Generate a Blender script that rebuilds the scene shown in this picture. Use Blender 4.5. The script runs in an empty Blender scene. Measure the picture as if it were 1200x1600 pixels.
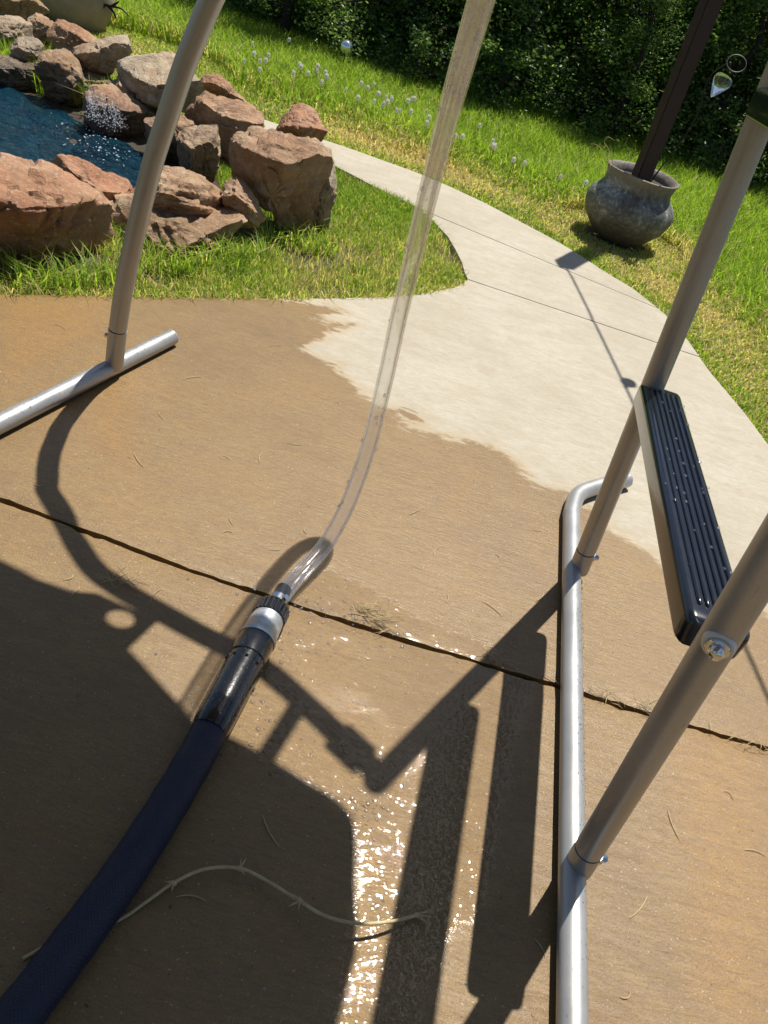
import bpy, bmesh, math, random
import numpy as np
from math import radians, sin, cos, pi, atan2, sqrt
from mathutils import Vector, Matrix, noise, geometry

random.seed(7)
rng = np.random.default_rng(7)
scene = bpy.context.scene
col = scene.collection

# ------------------------------------------------------------------ camera, sky, sun, exposure
CAM_F, CAM_PITCH, CAM_ROLL, CAM_H = 1200.0, 37.5, 17.75, 1.2
SUN_S = (-0.137, -0.445)          # ground shift of a shadow per metre of height
_p, _r = radians(CAM_PITCH), radians(CAM_ROLL)
_F = np.array([0, cos(_p), -sin(_p)])
_R0 = np.array([1.0, 0, 0])
_U0 = np.cross(_R0, _F)
_R = _R0 * cos(_r) + _U0 * sin(_r)
_U = -_R0 * sin(_r) + _U0 * cos(_r)
_C = np.array([0, 0, CAM_H])

cam_d = bpy.data.cameras.new('camera')
cam = bpy.data.objects.new('camera', cam_d)
col.objects.link(cam)
cam.matrix_world = Matrix(((_R[0], _U[0], -_F[0], 0), (_R[1], _U[1], -_F[1], 0), (_R[2], _U[2], -_F[2], CAM_H), (0, 0, 0, 1)))
cam_d.sensor_fit = 'VERTICAL'
cam_d.sensor_height = 36.0
cam_d.lens = CAM_F / 1600 * 36.0
cam_d.clip_start = 0.02
cam_d.clip_end = 2000
scene.camera = cam

sun_dir = Vector((-SUN_S[0], -SUN_S[1], 1)).normalized()
world = bpy.data.worlds.new('World')
scene.world = world
world.use_nodes = True
wn = world.node_tree
sky = wn.nodes.new('ShaderNodeTexSky')
sky.sky_type = 'NISHITA'
sky.sun_disc = False
sky.sun_elevation = math.asin(sun_dir.z)
sky.sun_rotation = atan2(sun_dir.x, sun_dir.y)
bg = wn.nodes['Background']
bg.inputs['Strength'].default_value = 0.065
wn.links.new(sky.outputs[0], bg.inputs['Color'])
sd = bpy.data.lights.new('sun', 'SUN')
sd.energy = 4.9
sd.angle = radians(0.55)
sd.color = (1.0, 0.95, 0.86)
so = bpy.data.objects.new('sun', sd)
so.rotation_euler = (-sun_dir).to_track_quat('-Z', 'Y').to_euler()
so.location = (3, 8, 12)
col.objects.link(so)
scene.view_settings.view_transform = 'Standard'
scene.view_settings.look = 'None'
scene.view_settings.gamma = 1
scene.view_settings.use_curve_mapping = False
scene.view_settings.exposure = 0.45
scene.render.engine = 'CYCLES'
scene.cycles.max_bounces = 10
scene.cycles.transparent_max_bounces = 24
scene.cycles.caustics_reflective = False
scene.cycles.caustics_refractive = False
scene.cycles.sample_clamp_indirect = 6


# ------------------------------------------------------------------ survey helpers (photo measurements -> metres)
def ray(x, y):
    d = _F * CAM_F + _R * (x - 600) - _U * (y - 800)
    return d / np.linalg.norm(d)


def g(x, y, z=0.0):
    d = ray(x, y)
    return _C + d * ((z - CAM_H) / d[2])


def at(x, y, dist):
    return _C + ray(x, y) * dist


def g2(pts):
    return [tuple(g(x, y)[:2]) for x, y in pts]


# ------------------------------------------------------------------ object helpers
def tag(o, label=None, cat=None, group=None, kind=None):
    if label: o['label'] = label
    if cat: o['category'] = cat
    if group: o['group'] = group
    if kind: o['kind'] = kind
    return o


def thing(name, label, cat, loc=(0, 0, 0), group=None):
    o = bpy.data.objects.new(name, None)
    o.empty_display_size = 0.1
    o.location = loc
    col.objects.link(o)
    return tag(o, label, cat, group)


def link_mesh(name, me, mat=None, parent=None):
    o = bpy.data.objects.new(name, me)
    col.objects.link(o)
    if mat is not None and len(me.materials) == 0:
        me.materials.append(mat)
    if parent is not None:
        o.parent = parent
        o.matrix_parent_inverse = Matrix.Translation(parent.location).inverted()
    return o


def np_mesh(name, V, faces, smooth=True, attrs=None):
    """faces: list of (n,k) int arrays"""
    me = bpy.data.meshes.new(name)
    V = np.asarray(V, np.float32)
    faces = [np.asarray(f, np.int32) for f in faces if len(f)]
    nl = sum(f.size for f in faces)
    nf = sum(len(f) for f in faces)
    me.vertices.add(len(V)); me.vertices.foreach_set('co', V.ravel())
    me.loops.add(nl); me.loops.foreach_set('vertex_index', np.concatenate([f.ravel() for f in faces]))
    me.polygons.add(nf)
    st = []; k = 0
    for f in faces:
        st.append(k + np.arange(len(f)) * f.shape[1]); k += f.size
    me.polygons.foreach_set('loop_start', np.concatenate(st).astype(np.int32))
    me.polygons.foreach_set('use_smooth', np.full(nf, smooth))
    for n, a in (attrs or {}).items():
        at_ = me.attributes.new(n, 'FLOAT', 'POINT')
        at_.data.foreach_set('value', np.asarray(a, np.float32))
    me.update(calc_edges=True)
    me.validate()
    return me


def obj_bm(name, bm, mat, parent=None, smooth=True, angle=None):
    me = bpy.data.meshes.new(name)
    bm.normal_update()
    bm.to_mesh(me); bm.free()
    for p in me.polygons: p.use_smooth = smooth
    if smooth and angle:
        me.set_sharp_from_angle(angle=radians(angle))
    return link_mesh(name, me, mat, parent)


def smooth_path(pts, n=12):
    """Catmull-Rom through the points"""
    P = [np.array(p, float) for p in pts]
    P = [2 * P[0] - P[1]] + P + [2 * P[-1] - P[-2]]
    out = []
    for i in range(1, len(P) - 2):
        a, b, c, d = P[i - 1], P[i], P[i + 1], P[i + 2]
        for k in range(n):
            t = k / n
            out.append(0.5 * (2 * b + (c - a) * t + (2 * a - 5 * b + 4 * c - d) * t * t + (3 * b - 3 * c + d - a) * t ** 3))
    out.append(P[-2])
    return out


def tube(bm, pts, rad, seg=20, cap=True):
    """swept tube; rad is a number or list"""
    P = [Vector(p) for p in pts]
    n = len(P)
    R = rad if hasattr(rad, '__len__') else [rad] * n
    t0 = (P[1] - P[0]).normalized()
    nrm = t0.orthogonal().normalized()
    rings = []
    for i in range(n):
        t = (P[min(i + 1, n - 1)] - P[max(i - 1, 0)]).normalized()
        nrm = (nrm - t * nrm.dot(t)).normalized()
        b = t.cross(nrm)
        rings.append([bm.verts.new(P[i] + (nrm * cos(2 * pi * k / seg) + b * sin(2 * pi * k / seg)) * R[i]) for k in range(seg)])
    for i in range(n - 1):
        for k in range(seg):
            bm.faces.new((rings[i][k], rings[i][(k + 1) % seg], rings[i + 1][(k + 1) % seg], rings[i + 1][k]))
    if cap:
        bm.faces.new(list(reversed(rings[0]))); bm.faces.new(rings[-1])
    return rings


def lathe_axis(bm, origin, axis, prof, seg=28, rs=1.0):
    """profile [(dist along axis, radius)]"""
    a = Vector(axis).normalized(); o = Vector(origin)
    tube(bm, [o + a * d for d, r in prof], [r * rs for d, r in prof], seg)


def box(bm, c, s, rot=None):
    r = bmesh.ops.create_cube(bm, size=1)
    m = Matrix.Translation(c) @ (rot or Matrix()) @ Matrix.Diagonal((*s, 1))
    bmesh.ops.transform(bm, matrix=m, verts=r['verts'])
    return r['verts']


# ------------------------------------------------------------------ materials
class NT:
    def __init__(s, name):
        s.m = bpy.data.materials.new(name); s.m.use_nodes = True
        s.t = s.m.node_tree; s.b = s.t.nodes['Principled BSDF']; s.out = s.t.nodes['Material Output']
        s._co = None
    def n(s, typ, ins=None, **kw):
        nd = s.t.nodes.new(typ)
        for k, v in kw.items(): setattr(nd, k, v)
        for k, v in (ins or {}).items(): s.set(nd, k, v)
        return nd
    def set(s, nd, k, v):
        sock = nd.inputs[k]
        if isinstance(v, bpy.types.NodeSocket): s.t.links.new(v, sock)
        elif isinstance(v, bpy.types.Node): s.t.links.new(v.outputs[0], sock)
        else: sock.default_value = v
    def P(s, **kw):
        for k, v in kw.items(): s.set(s.b, k.replace('_', ' '), v)
    def co(s, scale=(1, 1, 1), rot=(0, 0, 0), world=True):
        if world: src = s.n('ShaderNodeNewGeometry').outputs['Position']
        else: src = s.n('ShaderNodeTexCoord').outputs['Object']
        return s.n('ShaderNodeMapping', {'Vector': src, 'Scale': scale, 'Rotation': rot})
    def noise(s, vec, scale, detail=4, rough=0.55, dist=0.0):
        return s.n('ShaderNodeTexNoise', {'Vector': vec, 'Scale': scale, 'Detail': detail, 'Roughness': rough, 'Distortion': dist}).outputs[0]
    def ramp(s, fac, stops, interp='LINEAR'):
        r = s.n('ShaderNodeValToRGB', {'Fac': fac}); r.color_ramp.interpolation = interp
        e = r.color_ramp.elements
        while len(e) < len(stops): e.new(0.5)
        for el, (p, c) in zip(e, stops):
            el.position = p; el.color = (*c, 1) if len(c) == 3 else c
        return r.outputs[0]
    def mr(s, v, a, b, c=0.0, d=1.0, smooth=False):
        n = s.n('ShaderNodeMapRange', {'Value': v, 'From Min': a, 'From Max': b, 'To Min': c, 'To Max': d})
        if smooth: n.interpolation_type = 'SMOOTHSTEP'
        return n.outputs[0]
    def math(s, op, a, b=0.0):
        return s.n('ShaderNodeMath', {0: a, 1: b}, operation=op).outputs[0]
    def mix(s, fac, a, b, blend='MIX'):
        n = s.n('ShaderNodeMix', data_type='RGBA', blend_type=blend)
        s.set(n, 0, fac)
        for i, v in ((6, a), (7, b)):
            if isinstance(v, tuple): v = (*v[:3], 1)
            s.set(n, i, v)
        return n.outputs[2]
    def attr(s, name):
        return s.n('ShaderNodeAttribute', attribute_name=name).outputs['Fac']
    def bump(s, h, strength=0.3, dist=0.01, normal=None):
        n = s.n('ShaderNodeBump', {'Height': h, 'Strength': strength, 'Distance': dist})
        if normal is not None: s.set(n, 'Normal', normal)
        return n.outputs[0]


def mat_concrete():
    k = NT('broomed_concrete')
    wp = k.co().outputs[0]
    wet0 = k.attr('wet'); film0 = k.attr('film'); rip = k.attr('ripple'); stain = k.attr('stain')
    rz = radians(6)
    broom = k.noise(k.co(scale=(42, 170, 1), rot=(0, 0, rz)), 1, 4, 0.7, 0.6)       # fine bristle marks
    broom2 = k.noise(k.co(scale=(9, 42, 1), rot=(0, 0, rz)), 1, 6, 0.75, 1.2)     # wider sweeps
    fine = k.noise(wp, 300, 4, 0.75)
    mid = k.noise(wp, 62, 6, 0.7)
    big = k.noise(wp, 2.0, 5, 0.62, 0.4)
    blot = k.noise(k.co(scale=(1, 2.2, 1), rot=(0, 0, rz)), 8, 6, 0.68, 0.8)
    edge = k.noise(k.co(scale=(0.8, 2.0, 1)), 12, 7, 0.7, 0.5)
    wet = k.mr(k.math('ADD', wet0, k.math('MULTIPLY', k.math('SUBTRACT', edge, 0.5), 0.62)), 0.45, 0.55, smooth=True)
    film = k.mr(k.math('ADD', film0, k.math('MULTIPLY', k.math('SUBTRACT', mid, 0.5), 0.5)), 0.38, 0.6, smooth=True)
    dry_c = k.mix(k.mr(big, 0.3, 0.7), (0.40, 0.365, 0.295), (0.485, 0.45, 0.375))
    dry_c = k.mix(k.mr(blot, 0.36, 0.6, 0.42, 0.0), dry_c, (0.34, 0.285, 0.20))
    dry_c = k.mix(k.mr(broom2, 0.36, 0.56, 0.28, 0.0), dry_c, (0.33, 0.28, 0.20))
    dry_c = k.mix(k.mr(broom, 0.36, 0.56, 0.30, 0.0), dry_c, (0.27, 0.215, 0.14))
    dry_c = k.mix(k.mr(fine, 0.35, 0.5, 0.25, 0.0), dry_c, (0.2, 0.165, 0.12))
    wet_c = k.mix(k.mr(big, 0.32, 0.68), (0.180, 0.107, 0.031), (0.275, 0.162, 0.043))
    wet_c = k.mix(k.mr(blot, 0.40, 0.64, 0.0, 0.6), wet_c, (0.25, 0.165, 0.058))
    wet_c = k.mix(stain, wet_c, (0.29, 0.155, 0.03))
    wet_c = k.mix(k.mr(broom2, 0.36, 0.58, 0.34, 0.0), wet_c, (0.145, 0.08, 0.036))
    wet_c = k.mix(k.mr(broom, 0.36, 0.56, 0.42, 0.0), wet_c, (0.12, 0.068, 0.032))
    wet_c = k.mix(k.mr(fine, 0.36, 0.52, 0.55, 0.0), wet_c, (0.075, 0.045, 0.024))
    speck = k.noise(wp, 150, 2, 0.5)
    wet_c = k.mix(k.mr(speck, 0.67, 0.73, 0, .6), wet_c, (0.46, 0.36, 0.22))
    pit = k.noise(k.co(scale=(1, 1, 1)), 95, 1, 0.4)
    wet_c = k.mix(k.mr(pit, 0.20, 0.27, .8, 0), wet_c, (0.03, 0.02, 0.012))
    fringe = k.mr(k.math('ADD', wet0, k.math('MULTIPLY', k.math('SUBTRACT', edge, 0.5), 0.9)), 0.30, 0.52)
    dry_c = k.mix(k.math('MULTIPLY', fringe, 0.5), dry_c, (0.36, 0.25, 0.12))
    k.P(Base_Color=k.mix(wet, dry_c, wet_c))
    k.P(Roughness=k.mr(wet, 0, 1, 0.9, 0.55), Specular_IOR_Level=k.mr(wet, 0, 1, .3, .45))
    grain = k.math('ADD', k.math('ADD', k.math('MULTIPLY', broom, 0.7), k.math('MULTIPLY', broom2, 1.0)), k.math('ADD', k.math('MULTIPLY', fine, 0.5), k.math('MULTIPLY', mid, 0.4)))
    k.P(Normal=k.bump(grain, 1.0, 0.0016))
    # water lying on the surface: a clear coat with its own relief
    r1 = k.noise(wp, 100, 0, 0.5, 0.5)
    r2 = k.noise(k.co(scale=(1, 2.0, 1), rot=(0, 0, radians(-22))), 34, 0.6, 0.4, 0.9)
    glit = k.noise(wp, 190, 2, 0.6)
    ripple = k.math('ADD', k.math('MULTIPLY', r1, 0.6), r2)
    c_rough = k.bump(grain, 1.0, 0.0014)
    c_rip = k.bump(k.math('ADD', k.math('MULTIPLY', r2, k.math('MULTIPLY', rip, 5.0)), k.math('ADD', k.math('MULTIPLY', r1, k.math('SUBTRACT', 0.95, k.math('MULTIPLY', rip, 0.45))), k.math('MULTIPLY', glit, 0.03))), 1.0, 0.001)
    cn = k.n('ShaderNodeMix', data_type='VECTOR')
    k.set(cn, 0, film); k.set(cn, 4, c_rough); k.set(cn, 5, c_rip)
    k.P(Coat_Weight=k.math('MULTIPLY', wet, k.mr(film, 0, 1, 0.55, 1.0)), Coat_Roughness=k.mr(film, 0, 1, 0.22, 0.012), Coat_IOR=1.33, Coat_Normal=cn.outputs[1])
    return k.m


def mat_rock():
    k = NT('sandstone')
    vec = k.co(world=True).outputs[0]
    info = k.n('ShaderNodeObjectInfo')
    hue = k.attr('hue')
    a = k.noise(vec, 3.2, 6, 0.65, 0.4); b = k.noise(vec, 17, 7, 0.7, 0.3); c = k.noise(k.co(scale=(1, 1, 5), rot=(.35, .2, .3)), 6, 5, 0.7, 0.6)
    red = k.ramp(a, [(0.25, (0.15, 0.06, 0.033)), (0.45, (0.35, 0.155, 0.075)), (0.62, (0.46, 0.25, 0.145)), (0.8, (0.29, 0.125, 0.055))])
    tan = k.ramp(a, [(0.25, (0.17, 0.10, 0.05)), (0.45, (0.34, 0.215, 0.115)), (0.62, (0.46, 0.34, 0.21)), (0.8, (0.30, 0.21, 0.115))])
    grey = k.ramp(a, [(0.25, (0.17, 0.14, 0.11)), (0.45, (0.36, 0.31, 0.24)), (0.62, (0.50, 0.45, 0.34)), (0.8, (0.27, 0.21, 0.17))])
    hue = k.math('ADD', hue, k.math('MULTIPLY', k.math('SUBTRACT', k.noise(vec, 2.6, 3, .6, .5), 0.5), 0.9))
    base = k.mix(k.mr(hue, 0.0, 0.5), red, tan)
    base = k.mix(k.mr(hue, 0.5, 1.0), base, grey)
    base = k.mix(k.mr(b, 0.35, 0.6, 0.42, 0.0), base, (0.075, 0.045, 0.03))
    base = k.mix(k.mr(c, 0.56, 0.70, 0.0, 0.5), base, (0.45, 0.20, 0.075))
    base = k.mix(k.mr(k.noise(vec, 60, 3, 0.6), 0.58, 0.72, 0, 0.45), base, (0.60, 0.52, 0.42))
    # water line: wet dark stone close to the pool surface
    z = k.n('ShaderNodeSeparateXYZ', {0: k.n('ShaderNodeNewGeometry').outputs['Position']}).outputs[2]
    wet = k.math('MULTIPLY', k.attr('poolside'), k.mr(k.math('ADD', z, k.math('MULTIPLY', b, 0.1)), 0.12, 0.22, 1, 0))
    base = k.mix(k.math('MULTIPLY', wet, 0.72), base, (0.03, 0.025, 0.02))
    k.P(Base_Color=base, Roughness=k.mr(wet, 0, 1, 0.8, 0.3))
    h = k.math('ADD', k.math('MULTIPLY', b, 0.8), k.math('ADD', k.math('MULTIPLY', c, 0.5), k.math('MULTIPLY', k.noise(vec, 75, 5, 0.7), 0.35)))
    k.P(Normal=k.bump(h, 0.9, 0.025))
    return k.m


def mat_metal():
    k = NT('grey_powder_coat')
    v = k.co().outputs[0]
    b = k.noise(v, 9, 4, 0.6); f = k.noise(v, 240, 2, 0.6)
    c = k.mix(k.mr(b, 0.3, 0.7), (0.385, 0.385, 0.38), (0.44, 0.44, 0.435))
    c = k.mix(k.mr(f, 0.3, 0.7, 0, 0.2), c, (0.28, 0.27, 0.25))
    z = k.n('ShaderNodeSeparateXYZ', {0: k.n('ShaderNodeNewGeometry').outputs['Position']}).outputs[2]
    scuff = k.noise(k.co(scale=(60, 60, 9)), 3, 5, 0.75, 0.5)
    c = k.mix(k.mr(scuff, 0.62, 0.70, 0, 0.5), c, (0.20, 0.18, 0.16))
    spot = k.n('ShaderNodeTexVoronoi', {'Vector': v, 'Scale': 95.0}).outputs['Distance']
    sp = k.mr(k.math('ADD', spot, k.math('MULTIPLY', k.noise(v, 25, 2, .5), .35)), 0.22, 0.30, 0.35, 0.0)
    c = k.mix(sp, c, (0.58, 0.56, 0.52))
    c = k.mix(k.mr(k.math('ADD', z, k.math('MULTIPLY', b, 0.03)), 0.010, 0.03, 0.4, 0.0), c, (0.20, 0.14, 0.085))
    k.P(Base_Color=c, Metallic=0.55, Roughness=k.mr(k.math('ADD', b, k.math('MULTIPLY', sp, .6)), 0.3, 0.9, 0.32, 0.55))
    k.P(Normal=k.bump(f, 0.06, 0.001))
    return k.m


def simple(name, colr, rough=0.5, metal=0.0, nscale=30, var=0.25, bump=0.1, bdist=0.002, coat=0.0, world=True):
    k = NT(name)
    v = k.co(world=world).outputs[0]
    n = k.noise(v, nscale, 5, 0.6)
    d = tuple(x * (1 - var) for x in colr)
    k.P(Base_Color=k.mix(k.mr(n, 0.3, 0.7), d, colr), Roughness=k.mr(n, 0.25, 0.75, rough * 0.8, min(1, rough * 1.2)), Metallic=metal, Coat_Weight=coat)
    if bump: k.P(Normal=k.bump(k.noise(v, nscale * 3, 3, 0.6), bump, bdist))
    return k.m


def mat_leafy(name, stops, trans=0.45, rough=0.5, attr='tint', mul=(1.35, 1.5, 0.45)):
    k = NT(name)
    c = k.ramp(k.attr(attr), stops)
    k.P(Base_Color=c, Roughness=rough, Specular_IOR_Level=0.3)
    tc = k.mix(0.5, c, k.mix(1.0, c, mul, 'MULTIPLY'))
    tr = k.n('ShaderNodeBsdfTranslucent', {'Color': tc})
    ms = k.n('ShaderNodeMixShader', {0: trans, 1: k.b.outputs[0], 2: tr.outputs[0]})
    k.t.links.new(ms.outputs[0], k.out.inputs[0])
    return k.m


def mat_clear(name='clear_vinyl', tint=(0.985, 0.985, 0.985), hz=0.06, fmax=0.6, gm=0.0):
    """thin clear plastic: mostly straight through, edge reflections by Fresnel"""
    k = NT(name)
    tr = k.n('ShaderNodeBsdfTransparent', {'Color': (*tint, 1)})
    v = k.co().outputs[0]
    nb = k.bump(k.noise(v, 22, 2, 0.4, 0.6), 0.15, 0.003)
    gl = k.n('ShaderNodeBsdfGlossy', {'Color': (1, 1, 1, 1), 'Roughness': 0.06, 'Normal': nb})
    di = k.n('ShaderNodeBsdfDiffuse', {'Color': (0.82, 0.85, 0.92, 1)})
    lw = k.n('ShaderNodeLayerWeight', {'Blend': 0.32})
    haze = k.n('ShaderNodeMixShader', {0: k.mr(lw.outputs['Facing'], 0.2, 1.0, 0.012, hz), 1: tr.outputs[0], 2: di.outputs[0]})
    fr = k.mr(lw.outputs['Fresnel'], 0.0, 1.0, 0.02, fmax)
    if gm:
        gs = k.n('ShaderNodeBsdfGlass', {'Color': (1, 1, 1, 1), 'Roughness': 0.0, 'IOR': 1.22, 'Normal': nb})
        haze = k.n('ShaderNodeMixShader', {0: gm, 1: haze.outputs[0], 2: gs.outputs[0]})
    ms = k.n('ShaderNodeMixShader', {0: fr, 1: haze.outputs[0], 2: gl.outputs[0]})
    k.t.links.new(ms.outputs[0], k.out.inputs[0])
    return k.m


def mat_glass(name, colr=(1, 1, 1), ior=1.33, rough=0.0):
    k = NT(name)
    k.P(Base_Color=(*colr, 1), Roughness=rough, IOR=ior, Transmission_Weight=1.0)
    return k.m


M = {}
M['concrete'] = mat_concrete()
M['rock'] = mat_rock()
M['metal'] = mat_metal()
M['step'] = simple('glossy_black_plastic', (0.008, 0.011, 0.02), 0.2, 0, 40, 0.3, 0.03, 0.001, coat=0.35)
M['chrome'] = simple('zinc_plated_steel', (0.70, 0.71, 0.73), 0.16, 1.0, 60, 0.15, 0.04, 0.001)
M['zinc'] = simple('dull_galvanised_steel', (0.62, 0.64, 0.66), 0.42, 0.75, 70, 0.3, 0.12, 0.001)
M['washer'] = simple('white_nylon', (0.74, 0.73, 0.68), 0.45, 0, 80, 0.08, 0.04)
M['groove'] = simple('dark_gap', (0.03, 0.03, 0.028), 0.7, 0, 80, 0.2, 0)
def mat_hose():
    k = NT('navy_hose_cloth')
    v = k.co().outputs[0]
    w1 = k.n('ShaderNodeTexWave', {'Vector': k.co(rot=(0, 0, radians(62))), 'Scale': 75.0, 'Distortion': 0.6, 'Detail': 1.0}, wave_type='BANDS').outputs['Fac']
    w2 = k.n('ShaderNodeTexWave', {'Vector': k.co(rot=(0, 0, radians(-30))), 'Scale': 75.0, 'Distortion': 0.6, 'Detail': 1.0}, wave_type='BANDS').outputs['Fac']
    n = k.noise(v, 14, 6, 0.7); f = k.noise(v, 230, 3, 0.7)
    wv = k.math('MULTIPLY', w1, w2)
    c = k.mix(k.mr(n, 0.3, 0.7), (0.0045, 0.0075, 0.027), (0.009, 0.015, 0.046))
    c = k.mix(k.mr(wv, 0, 1, 0.35, 0), c, (0.003, 0.004, 0.012))
    c = k.mix(k.mr(f, 0.66, 0.74, 0, 0.35), c, (0.14, 0.11, 0.08))
    k.P(Base_Color=c, Roughness=k.mr(n, .3, .7, .45, .7), Normal=k.bump(k.math('ADD', wv, k.math('MULTIPLY', n, 1.5)), 0.7, 0.0012))
    return k.m
M['navy'] = mat_hose()
M['black'] = simple('wet_black_rubber', (0.008, 0.008, 0.009), 0.2, 0, 110, 0.4, 0.2, 0.0012, coat=0.5)
M['clear'] = mat_clear()
M['drop'] = mat_clear('water_drop', (.99, .99, .99), 0.25, .95)
M['bore'] = mat_clear('water_in_tube', (.99, .99, .995), 0.015, .25, .22)
M['glass'] = mat_glass('clear_glass', (0.95, 0.97, 1.0), 1.45)
M['mirror'] = simple('mirrored_glass', (0.75, 0.82, 0.90), 0.06, .85, 30, .05, 0)
M['slide'] = simple('blue_grey_fibreglass', (0.34, 0.35, 0.36), 0.4, 0, 20, 0.1, 0.05)
M['straw'] = simple('dry_straw', (0.55, 0.43, 0.22), 0.7, 0, 60, 0.35, 0.1)
M['soil'] = simple('dark_soil', (0.075, 0.052, 0.033), 0.95, 0, 40, 0.5, 0.8, 0.02)
M['post'] = simple('dark_stained_wood', (0.040, 0.017, 0.012), 0.6, 0, 25, 0.5, 0.4, 0.004)
M['dim'] = simple('weathered_wire', (0.22, 0.22, 0.2), .5, .5, 50, .2, 0)
M['wire'] = simple('dark_iron', (0.02, 0.018, 0.016), 0.5, 0.4, 60, 0.3, 0.1)
M['bark'] = simple('bark', (0.035, 0.027, 0.02), 0.9, 0, 18, 0.55, 0.9, 0.02)
M['fluff'] = mat_leafy('seed_fluff', [(0.0, (0.86, 0.85, 0.80)), (1.0, (0.86, 0.85, 0.80))], 0.6, 0.9, mul=(1, 1, 1))
M['stem'] = simple('green_stem', (0.13, 0.19, 0.05), 0.6, 0, 60, 0.2, 0)
M['grass'] = mat_leafy('grass_blades', [(0.0, (0.09, 0.14, 0.015)), (0.35, (0.22, 0.33, 0.035)), (0.62, (0.34, 0.48, 0.06)), (0.80, (0.60, 0.50, 0.21)), (1.0, (0.72, 0.57, 0.31))], 0.55)
M['leaf'] = mat_leafy('tree_leaves', [(0.0, (0.02, 0.05, 0.014)), (0.4, (0.07, 0.14, 0.032)), (0.75, (0.19, 0.29, 0.07)), (1.0, (0.34, 0.40, 0.18))], 0.5, 0.36)


def mat_lawn():
    k = NT('lawn_soil')
    v = k.co().outputs[0]
    a = k.noise(v, 2.2, 6, 0.65); b = k.noise(v, 30, 6, 0.7)
    c = k.mix(k.mr(a, 0.4, 0.62), (0.13, 0.105, 0.05), (0.07, 0.10, 0.024))
    k.P(Base_Color=k.mix(k.mr(b, 0.35, 0.65), k.mix(0.5, c, (0.05, 0.04, 0.02)), c), Roughness=0.95, Normal=k.bump(b, 0.8, 0.03))
    return k.m
M['lawn'] = mat_lawn()


def mat_water():
    k = NT('pool_water')
    v = k.co(scale=(1, 1.5, 1), rot=(0, 0, radians(25))).outputs[0]
    a = k.noise(v, 5.5, 3, 0.55, 0.6); b = k.noise(v, 19, 3, 0.6, 0.8); c = k.noise(v, 60, 2, 0.5, 0.4)
    h = k.math('ADD', a, k.math('ADD', k.math('MULTIPLY', b, 0.45), k.math('MULTIPLY', c, 0.14)))
    ch = k.attr('chop')
    h = k.math('MULTIPLY', h, k.math('ADD', k.math('MULTIPLY', ch, 4.5), 0.7))
    k.P(Base_Color=k.mix(k.mr(a, 0.3, 0.7), (0.002, 0.016, 0.030), (0.006, 0.036, 0.055)), Roughness=0.05, IOR=1.33, Normal=k.bump(h, 0.8, 0.03))
    return k.m
M['water'] = mat_water()


def mat_pot():
    k = NT('glazed_stoneware')
    v = k.co(world=False).outputs[0]
    a = k.noise(v, 9, 7, 0.75, 0.6); b = k.noise(v, 45, 6, 0.75)
    z = k.n('ShaderNodeSeparateXYZ', {0: k.n('ShaderNodeTexCoord').outputs['Object']}).outputs[2]
    c = k.ramp(k.math('ADD', a, k.math('MULTIPLY', k.math('SUBTRACT', b, 0.5), 0.8)), [(0.32, (0.075, 0.05, 0.035)), (0.45, (0.11, 0.11, 0.095)), (0.57, (0.19, 0.205, 0.19)), (0.68, (0.44, 0.43, 0.37))])
    c = k.mix(k.mr(z, 0.03, 0.24, 0.9, 0.0), c, k.mix(k.mr(b, .3, .7), (0.10, 0.07, 0.05), (0.17, 0.13, 0.10)))
    c = k.mix(k.mr(z, 0.29, 0.36, 0, 0.6), c, (0.25, 0.21, 0.16))
    k.P(Base_Color=c, Roughness=k.mr(b, 0.3, 0.7, 0.42, 0.75), Normal=k.bump(b, 0.5, 0.01))
    return k.m
M['pot'] = mat_pot()


# ------------------------------------------------------------------ plan of the place
PATH_L = g2([(728, 440), (727, 425), (722, 408), (712, 388), (700, 368), (680, 347), (655, 325), (620, 307), (585, 290), (545, 269), (507, 250), (480, 236), (450, 221), (410, 203), (370, 187)])
PATH_R = g2([(1290, 800), (1240, 735), (1200, 692), (1165, 645), (1110, 580), (1075, 530), (1040, 490), (990, 450), (940, 420), (900, 393), (860, 370), (815, 346), (760, 317), (700, 289), (650, 268), (600, 250), (550, 232), (500, 214), (470, 204), (440, 194), (410, 185), (370, 171)])
EDGE = g2([(-260, 452), (0, 458), (120, 460), (250, 463), (380, 465), (500, 465), (600, 463), (650, 459), (690, 452), (712, 447), (724, 442)])
y_path = 3.35
# second path joint near (660,330)-(870,430)
def P2(a): return np.array(a, float)


def in_poly(x, y, poly):
    inside = np.zeros(len(x), bool)
    n = len(poly)
    for i in range(n):
        x1, y1 = poly[i]; x2, y2 = poly[(i + 1) % n]
        if y1 == y2: continue
        c = ((y1 > y) != (y2 > y)) & (x < (x2 - x1) * (y - y1) / (y2 - y1) + x1)
        inside ^= c
    return inside


def dist_poly(x, y, poly, closed=True):
    d = np.full(len(x), 1e9)
    n = len(poly)
    for i in range(n if closed else n - 1):
        a = P2(poly[i]); b = P2(poly[(i + 1) % n]); ab = b - a
        t = np.clip(((x - a[0]) * ab[0] + (y - a[1]) * ab[1]) / (ab @ ab + 1e-12), 0, 1)
        d = np.minimum(d, np.hypot(x - a[0] - t * ab[0], y - a[1] - t * ab[1]))
    return d


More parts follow.
